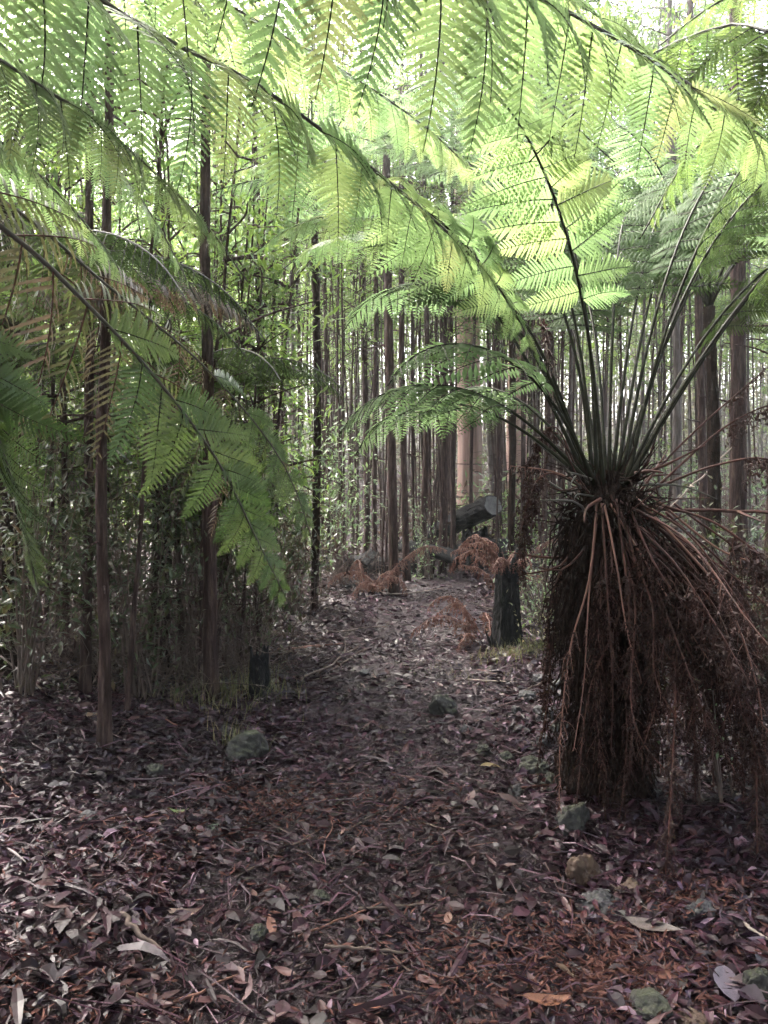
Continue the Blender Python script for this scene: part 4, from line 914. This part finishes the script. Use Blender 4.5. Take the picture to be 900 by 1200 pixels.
for k, (px, by, w, h, lb, mt) in enumerate([
 (521, 838, 40, 32, 'dark green mossy stone standing alone on the path', 'moss'),
 (290, 888, 58, 38, 'pale lichened stone with grass tuft at the thicket edge', 'moss'),
 (180, 908, 26, 20, 'small mossy stone near the foremost thicket trunk', 'moss'),
 (618, 820, 28, 16, 'flat grey stone nearest the black charred log end', 'stone'),
 (640, 842, 34, 20, 'grey stone below the black charred log end', 'stone'),
 (610, 860, 22, 14, 'small grey stone on the path margin', 'stone'),
 (640, 878, 30, 22, 'grey stone beside the tree fern foot, middle of the margin row', 'stone'),
 (626, 908, 40, 26, 'mossy stone on the margin close to the tree fern foot', 'moss'),
 (566, 884, 26, 18, 'mossy low stone between path and margin row', 'moss'),
 (672, 972, 52, 46, 'dark mossy boulder in front of the tree fern foot', 'moss'),
 (682, 1036, 44, 40, 'ochre orange rounded stone in front of the tree fern', 'ochre'),
 (702, 1064, 66, 28, 'flat grey stone touching the ochre stone', 'stone'),
 (735, 1050, 34, 22, 'brownish small stone behind the flat grey stone', 'ochre'),
 (375, 1062, 26, 20, 'small round green mossy stone on the leaf litter of the path', 'moss'),
 (304, 1100, 26, 22, 'tiny mossy stone half sunk beside the path litter', 'moss'),
 (762, 1196, 66, 36, 'pale lichened mossy stone beside a purple leaf', 'moss'),
 (815, 1205, 60, 24, 'tan flat stone next to the pale lichened mossy stone', 'ochre'),
 (888, 1170, 50, 50, 'mossy rounded stone next to big curled leaf', 'moss'),
 (820, 1075, 40, 24, 'small grey stone under the long hanging dead frond', 'stone'),
 (430, 792, 20, 10, 'small dark stone far up the path', 'stone'),
 (655, 812, 34, 20, 'dark grey stone tucked under the tree fern skirt by the black log', 'stone'),
 (606, 838, 20, 14, 'small dark stone at the upper end of the margin row', 'stone'),
 (654, 862, 30, 22, 'mossy stone tucked against the tree fern trunk in the margin row', 'moss'),
 (592, 892, 22, 15, 'small mossy stone just off the path in the margin row', 'moss'),
 (650, 925, 36, 26, 'dark mossy stone below the margin row at the trunk foot', 'moss'),
 (604, 930, 24, 15, 'flat dark stone below the margin row beside the path', 'stone'),
 (632, 800, 24, 14, 'small stone lying against the black charred log end', 'stone'),
 (545, 858, 20, 13, 'little dark stone next to the lone mossy stone on the path', 'stone'),
 (100, 965, 30, 16, 'small grey stone among litter near the red stick', 'stone')]):
    stone(px, by, gd(by, px), w, h, lb, mt, k, .44)

# ------------------------------------------------------------------ sticks
def stick(a, b, w, label, mat='twig', seed=0, group=None, lift=.0, name='fallen_stick'):
    """a, b: photo pixels on the ground (or px, py, d) for its ends; w: width in metres"""
    g = np.random.default_rng(1700+seed)
    def pt(q):
        if len(q) == 3: return at(*q)
        d = gd(q[1], q[0]); p = at(q[0], q[1], d); p[2] = float(ground(p[0], p[1])); return p
    A_, B_ = pt(a), pt(b); n = 9; t = np.linspace(0, 1, n)[:, None]; P = A_+(B_-A_)*t; l = np.linalg.norm(B_-A_)
    P[1:-1] += g.normal(0, .010*l**.5, (n-2, 3))*np.array([1, 1, .3])
    if len(a) == 2 and len(b) == 2: P[:, 2] = ground(P[:, 0], P[:, 1])*.5+(A_+(B_-A_)*t)[:, 2]*.5+w*.6+.012+lift
    P[:, 2] = np.maximum(P[:, 2], ground(P[:, 0], P[:, 1])+w*.4)
    mb = MB(); v, f = tube(spline(P, 20), w*np.linspace(.36, .2, 20), 6, True, .08, g); mb.add(v, f, 0, smooth=True)
    if l > .5:
        for q in range(2):
            i = int(g.integers(2, 7)); e = P[i]+nrm(P[i+1]-P[i]+g.normal(0, .6, 3)*np.array([1, 1, .3]))*l*g.uniform(.08, .2); e[2] = max(e[2], float(ground(e[0], e[1]))+.01)
            v, f = tube([P[i], (P[i]+e)/2, e], w*np.array([.3, .22, .12]), 4); mb.add(v, f)
    base = tuple(P[0]-np.array([0, 0, w*.4]))
    return tag(mb.build(name, M[mat], None, base), label, 'stick', group)
for k, (a, b, w, lb, mt) in enumerate([
 ((332, 752), (452, 738), .03, 'long dark stick lying across the path edge below the drooping frond tip', 'twig'),
 ((325, 765), (402, 758), .028, 'pale brown stick lying below the long dark stick', 'redtwig'),
 ((352, 800), (420, 762), .03, 'thick brown stick angled across the path edge', 'twig'),
 ((388, 790), (430, 765), .025, 'brown stick crossing the thick angled stick', 'twig'),
 ((95, 975), (185, 962), .022, 'red brown broken stick on the litter near the foremost thicket trunk', 'redtwig'),
 ((0, 905), (26, 958), .016, 'thin bright orange stalk leaning out of the litter', 'redtwig'),
 ((548, 800), (606, 803), .02, 'pale straight stick lying before the burnt stump', 'paletwig'),
 ((560, 712), (612, 722), .02, 'brown stick lying at the foot of the rusty fern', 'twig'),
 ((430, 702), (530, 690), .025, 'pale stick across the top of the path at the bend', 'paletwig'),
 ((275, 1035), (390, 968), .012, 'thin dark twig lying diagonally on the path litter', 'twig'),
 ((420, 1072), (510, 1068), .016, 'brown twig lying straight across the near path litter', 'twig'),
 ((380, 1118), (480, 1128), .02, 'dark half buried stick in the near litter', 'twig'),
 ((140, 1085), (190, 1130), .035, 'flat grey piece of broken wood in the near litter', 'twig'),
 ((190, 1190), (300, 1140), .014, 'thin red brown twig in the lower litter', 'redtwig'),
 ((700, 1030), (860, 1140), .010, 'thin dark twig slanting below the flat grey stone', 'twig'),
 ((735, 1090), (790, 1020), .008, 'thin twig crossing the slanting twig under the hanging frond', 'twig'),
 ((870, 1090), (900, 1110), .02, 'short pale stick next to the big curled leaf', 'paletwig'),
 ((600, 930), (760, 905), .02, 'brown stalk lying across the foot of the tree fern', 'deadstalk'),
 ((440, 960), (395, 985), .012, 'small twig on the middle of the path', 'twig'),
 ((235, 925), (330, 905), .012, 'thin stick behind the curled fern debris', 'twig'),
 ((610, 815), (660, 795), .02, 'dark stick leaning by the grey margin stones', 'twig')]): stick(a, b, w, lb, mt, k)
stick((0, 768, 5.2), (96, 846, 5.0), .018, 'bleached pale stick leaning slantwise through the thicket', 'paletwig', 40)
stick((300, 762, 5.6), (150, 836, 5.3), .014, 'dark branch slanting across the stout dark stem', 'twig', 41)
stick((262, 560, 6.0), (180, 800, 5.6), .022, 'dark leaning branch in the thicket crossing the leaning sapling', 'twig', 42)
stick((780, 600, 7.4), (862, 520, 7.6), .03, 'pale slanting dead pole beyond the crown of the tree fern', 'paletwig', 43)
stick((770, 596, 5.2), (960, 602, 5.0), .04, 'long brown dead branch lying level behind the tree fern', 'deadstalk', 44)
rs = random.Random(9)
for k in range(70):
    py = 690+rs.random()**.7*500; px = rs.uniform(20, 880); d = gd(py)
    if px > 640 and py < 960: continue
    l = rs.uniform(.10, .4); a = rs.uniform(0, 3.14); x, y = at(px, py, d)[:2]
    dx, dy = math.cos(a)*l, math.sin(a)*l
    py2 = HOR+CAM_H/(y+dy)*F; px2 = 450+(x+dx)/(y+dy)*F
    mt = rs.choice(['twig', 'twig', 'redtwig', 'deadstalk']); cn = {'twig': 'grey brown', 'redtwig': 'bright reddish', 'deadstalk': 'dark red brown'}[mt]
    stick((px, py), (px2, py2), rs.uniform(.006, .013), 'thin short '+cn+' twig lying in the leaf litter', mt, 100+k, cn+' short twigs scattered in the leaf litter')

# ------------------------------------------------------------------ leaf litter
g = np.random.default_rng(77)
PAL = np.array([(.018, .0062, .0100), (.030, .0105, .0165), (.042, .0155, .0230), (.060, .0235, .0320), (.036, .0185, .0310), (.085, .040, .050), (.15, .090, .105), (.060, .017, .017), (.30, .22, .25), (.05, .035, .054)])*.60*np.array([1.03, .86, 1.0])
PW = np.array([.24, .21, .15, .10, .11, .05, .03, .06, .018, .04]); PW = PW/PW.sum()
def litter(n, ylo, yhi, xlim, lmin, lmax, full, seed, power=1.0):
    g = np.random.default_rng(seed); y = ylo+(yhi-ylo)*g.random(n)**power; x = g.uniform(-1, 1, n)*np.minimum(xlim, .62*y+.8)+.1
    on = np.abs(x-path_x(y)) < path_w(y)
    keep = (~on) | (g.random(n) < .88); x, y, on = x[keep], y[keep], on[keep]; n = len(x)
    a = g.uniform(0, 6.28, n); D = np.stack([np.cos(a), np.sin(a), g.normal(0, .26, n)], -1); e = .03
    gx = (ground(x+e, y)-ground(x-e, y))/(2*e); gy = (ground(x, y+e)-ground(x, y-e))/(2*e)
    D[:, 2] += gx*D[:, 0]+gy*D[:, 1]
    Nn = np.stack([-gx, -gy, np.ones(n)], -1)+g.normal(0, .45, (n, 3))
    L = g.uniform(lmin, lmax, n)*(1-.25*on); W = L*g.uniform(.14, .5, n)
    P = np.stack([x, y, ground(x, y)+.006+g.random(n)**1.5*.03*np.where(on, .5, 1)], -1)-nrm(D)*L[:, None]*.5
    col = PAL[g.choice(len(PAL), n, p=PW)]*g.uniform(.65, 1.3, (n, 1))
    col = col*(.55+.75/(1+np.exp(-3*(np.sin(x*2.1+1.3*np.sin(y*1.7))+np.sin(y*2.9+1.1*np.sin(x*2.3+1))))))[:, None]     # broad lighter and darker patches
    if full:
        V_, F_ = leaf_shapes(P, D, Nn, L, W, g.normal(.15, .5, n), g.uniform(-.1, .35, n), g.normal(0, .06, n)); c = np.repeat(col, 11, 0)
    else:
        V_, F_ = leaf_diamonds(P, D, Nn, L, W*1.3); c = np.repeat(col, 4, 0)
    return V_, F_, c
mb = MB()
for a in ((34000, 1.5, 5.2, 4.2, .025, .085, True, 1, .8), (32000, 4.8, 10.5, 5.0, .035, .10, True, 2, .8), (22000, 9.5, 20, 9, .06, .16, False, 3, .9), (9000, -4, 1.6, 4, .05, .12, False, 4, 1)):
    v, f, c = litter(*a); mb.add(v, f, 0, c)
# curled bark strips and a few broad matted leaves
for n, l0, l1, w0, w1, ymax, sd_ in ((1500, .06, .26, .05, .14, 9.5, 5), (3200, .04, .095, .45, .75, 8.0, 6)):
    gg = np.random.default_rng(sd_); y = 1.6+(ymax-1.6)*gg.random(n)**.8; x = gg.uniform(-1, 1, n)*(.6*y+.6); a = gg.uniform(0, 6.28, n); D = np.stack([np.cos(a), np.sin(a), gg.normal(0, .08, n)], -1)
    L = gg.uniform(l0, l1, n); P = np.stack([x, y, ground(x, y)+.016+.02*gg.random(n)], -1)-nrm(D)*L[:, None]*.5
    v, f = leaf_shapes(P, D, np.array([0, 0, 1.])+gg.normal(0, .25, (n, 3)), L, L*gg.uniform(w0, w1, n), gg.normal(.05, .3, n), gg.uniform(-.2, .4, n), gg.normal(0, .07, n)); mb.add(v, f, 0, np.repeat(PAL[gg.choice(6, n)]*gg.uniform(.4, 1.0, (n, 1)), 11, 0))
for k in range(2600):                                  # fine twigs
    y = 1.6+7.5*g.random(); x = g.uniform(-1, 1)*(.58*y+.4); a = g.uniform(0, 6.28); l = g.uniform(.05, .28); z = float(ground(x, y))+.018
    p0 = np.array([x, y, z+g.uniform(0, .02)]); p2 = p0+np.array([math.cos(a)*l, math.sin(a)*l, 0]); p2[2] = float(ground(p2[0], p2[1]))+.02+g.uniform(0, .025); p1 = (p0+p2)/2+g.normal(0, .012, 3)
    v, f = tube([p0, p1, p2], np.array([.003, .0026, .0012])*g.uniform(.6, 1.5), 3, False); mb.add(v, f, 0, PAL[int(g.integers(1, 8))]*g.uniform(.6, 1.6))
# fine crumbs between the leaves
n = 60000; y = 1.5+6.5*g.random(n)**.8; x = g.uniform(-1, 1, n)*(.62*y+.6); a = g.uniform(0, 6.28, n)
D = np.stack([np.cos(a), np.sin(a), g.normal(0, .35, n)], -1); L = g.uniform(.012, .05, n); P = np.stack([x, y, ground(x, y)+.004+.015*g.random(n)], -1)
v, f = leaf_diamonds(P, D, rand_dirs(n, g)*.6+np.array([0, 0, 1]), L, L*g.uniform(.12, .5, n)); mb.add(v, f, 0, np.repeat(PAL[g.choice(len(PAL), n, p=PW)]*g.uniform(.5, 1.2, (n, 1)), 4, 0))
o = tag(mb.build('leaf_litter', M['litter']), 'wet brown and purplish leaf litter covering the forest floor', 'leaf litter'); o['kind'] = 'stuff'
# rusty fine fern debris in a few patches
mb = MB()
for cx, cy, sx, m in ((560, 1140, .28, 900), (715, 1150, .2, 1100), (690, 1110, .2, 500), (300, 945, .25, 700), (820, 1060, .12, 500), (60, 1180, .3, 700), (420, 960, .3, 500), (170, 1000, .3, 500)):
    d = gd(cy, cx); p = at(cx, cy, d); x = p[0]+g.normal(0, sx, m); y = p[1]+g.normal(0, sx*.7, m); a = g.uniform(0, 6.28, m)
    D = np.stack([np.cos(a), np.sin(a), g.normal(0, .4, m)], -1); L = g.uniform(.015, .05, m); P = np.stack([x, y, ground(x, y)+.012+.03*g.random(m)], -1)
    v, f = leaf_diamonds(P, D, rand_dirs(m, g), L, L*.22); mb.add(v, f)
o = tag(mb.build('fern_debris', M['debris']), 'patches of fine rusty fern fragments on the leaf litter', 'fern debris'); o['kind'] = 'stuff'
# the largest fallen leaves, one object each, pieces of the ground
def leaf_mesh(seed):
    q = np.random.default_rng(seed); mb = MB(); o1 = np.array([1.])
    n = 9; s = np.linspace(0, 1, n); wd = np.sin(np.pi*s**.8)**.9*.5*q.uniform(.22, .36); V = []; cu = q.uniform(-.25, .5); fo = q.uniform(-.1, .5); be = q.normal(0, .08); tw = q.normal(0, .8)
    for i in range(n):
        for k, sd in enumerate((-1, -.5, 0, .5, 1)):
            a = tw*(s[i]-.5)*sd
            V.append((s[i]-.5, sd*wd[i]*math.cos(a)+be*(s[i]-s[i]**2)*4, fo*wd[i]*abs(sd)**1.5+cu*(s[i]-.5)**2+sd*wd[i]*math.sin(a)*.7+q.normal(0, .003)))
    i = np.arange(n-1)[:, None]*5; j = np.arange(4)[None]; mb.add(np.array(V), np.stack([i+j, i+j+1, i+6+j, i+5+j], -1).reshape(-1, 4), smooth=True)
    v, f = tube([(-.5, 0, cu*.25), (-.58, .01, cu*.25), (-.64, .03, cu*.22)], [.006, .005, .004], 4); mb.add(v, f)
    me = mb.mesh('fallen_leaf', M['leafobj']); zs = np.array([q_.co[2] for q_ in me.vertices]); me['low'] = float(zs.min()); return me
LM = [leaf_mesh(k) for k in range(14)]; rl = random.Random(12)
for k in range(270):
    y = 2.2+rl.random()**1.5*4.2; x = rl.uniform(-.52, .52)*y
    if x > 1.0 and y > 3.3: x -= 1.2
    me = rl.choice(LM); L = rl.uniform(.06, .125); o = bpy.data.objects.new('fallen_leaf', me); C.objects.link(o); o.parent = ground_o
    o.location = (x, y, float(ground(x, y))+.022-me['low']*L*.6); o.rotation_euler = (rl.gauss(0, .22), rl.gauss(0, .2), rl.uniform(0, 6.28)); o.scale = (L, L, L)
def special_leaf(px, py, L, rz, col, label, k, tilt=(.1, .1)):
    m = surf('leaf_tone', [(.3, tuple(c*.3 for c in col)), (.7, tuple(c*.6 for c in col))], 30, None, .5, .4, .4, .002); me = LM[k].copy(); me.materials[0] = m
    d = gd(py, px); p = at(px, py, d); o = bpy.data.objects.new('fallen_leaf', me); C.objects.link(o); o.location = (p[0], p[1], float(ground(p[0], p[1]))+.03-me['low']*L*.6); o.rotation_euler = (tilt[0], tilt[1], rz); o.scale = (L, L, L)
    tag(o, label, 'leaf')
special_leaf(215, 1075, .13, .4, (.42, .27, .21), 'pale pinkish curled leaf on dark litter', 2, (.5, .2))
special_leaf(765, 1098, .2, -.25, (.24, .18, .16), 'large grey brown curled leaf near the short pale stick', 5)
special_leaf(640, 1185, .16, .2, (.33, .13, .07), 'orange brown broad leaf in the rusty fern debris', 7)
special_leaf(855, 1165, .22, 1.3, (.16, .12, .16), 'purple grey long leaf beside the mossy rounded stone', 9)
special_leaf(660, 1150, .11, 1.9, (.36, .24, .17), 'pale tan leaf standing on edge in the rusty debris', 4, (.9, .2))
special_leaf(210, 958, .09, .2, (.16, .22, .06), 'small fresh yellow green leaf by the red brown stick', 1)
special_leaf(247, 978, .11, 1.1, (.16, .20, .13), 'pale green upturned leaf among curled brown debris', 3, (.7, .1))
special_leaf(525, 1085, .10, 1.4, (.36, .2, .16), 'pinkish small leaf on the middle of the near path', 6)
special_leaf(105, 845, .2, 1.5, (.34, .2, .12), 'tan dry leaf propped against the thicket trunks', 8, (1.1, .2))
special_leaf(575, 905, .12, .1, (.3, .2, .08), 'yellowish leaf on the path margin near mossy stones', 10)

# ------------------------------------------------------------------ grass tufts by the stumps and stones
def tuft(px, py, n, h, label, seed, spread=.1, mat='grass'):
    g = np.random.default_rng(1900+seed); d = gd(py, px); p = at(px, py, d); x = p[0]+g.normal(0, spread, n); y = p[1]+g.normal(0, spread*.7, n); z = ground(x, y)
    a = g.uniform(0, 6.28, n); out = g.uniform(.1, .9, n); L = h*g.uniform(.5, 1.2, n); V = []; Fq = []
    for i in range(n):
        dv = np.array([math.cos(a[i]), math.sin(a[i]), 0]); sv = np.array([-dv[1], dv[0], 0])*.003; b = np.array([x[i], y[i], z[i]-.005]); k = len(V)
        for t in (0, .35, .7, 1): V += [b+dv*out[i]*L[i]*t*t+np.array([0, 0, L[i]*(t-.35*out[i]*t*t)])-sv*(1-t*.9), b+dv*out[i]*L[i]*t*t+np.array([0, 0, L[i]*(t-.35*out[i]*t*t)])+sv*(1-t*.9)]
        Fq += [[k+2*q, k+2*q+1, k+2*q+3, k+2*q+2] for q in range(3)]
    mb = MB(); mb.add(np.array(V), np.array(Fq)); o = tag(mb.build('grass_tuft', M[mat], None, (p[0], p[1], float(ground(p[0], p[1])))), label, 'grass'); o['kind'] = 'stuff'
tuft(600, 770, 260, .12, 'green grass tuft round the foot of the burnt stump', 1, .16)
tuft(640, 760, 160, .16, 'dry straw coloured grass by the black charred log end', 2, .16)
tuft(285, 880, 90, .16, 'dry grass tuft growing over the pale lichened stone', 3, .07)
tuft(305, 815, 150, .22, 'straw coloured grass round the small charred stump', 4, .14)
tuft(560, 790, 160, .06, 'short grass on the path margin before the burnt stump', 5, .25)
tuft(250, 830, 140, .2, 'wispy dry grass at the foot of the stout dark stem', 6, .2)

# ------------------------------------------------------------------ thin haze, thickened to imitate veiling glare toward the sun
if True:
    hz = bpy.data.materials.new('haze_veil'); hz.use_nodes = True; t = hz.node_tree; t.nodes.clear()
    vo = t.nodes.new('ShaderNodeVolumePrincipled'); vo.inputs['Color'].default_value = (.95, .97, .95, 1); vo.inputs['Density'].default_value = .003; vo.inputs['Anisotropy'].default_value = .68
    mo = t.nodes.new('ShaderNodeOutputMaterial'); t.links.new(vo.outputs[0], mo.inputs['Volume'])
    mb = MB(); X0, X1, Y0, Y1, Z0, Z1 = -160, 160, -100, 230, -3, 40
    mb.add([(x, y, z) for z in (Z0, Z1) for y in (Y0, Y1) for x in (X0, X1)], np.array([[0, 2, 3, 1], [4, 5, 7, 6], [0, 1, 5, 4], [2, 6, 7, 3], [0, 4, 6, 2], [1, 3, 7, 5]]))
    o = tag(mb.build('haze', hz), 'thin haze through the forest, thickened for glare', 'haze'); o['kind'] = 'stuff'
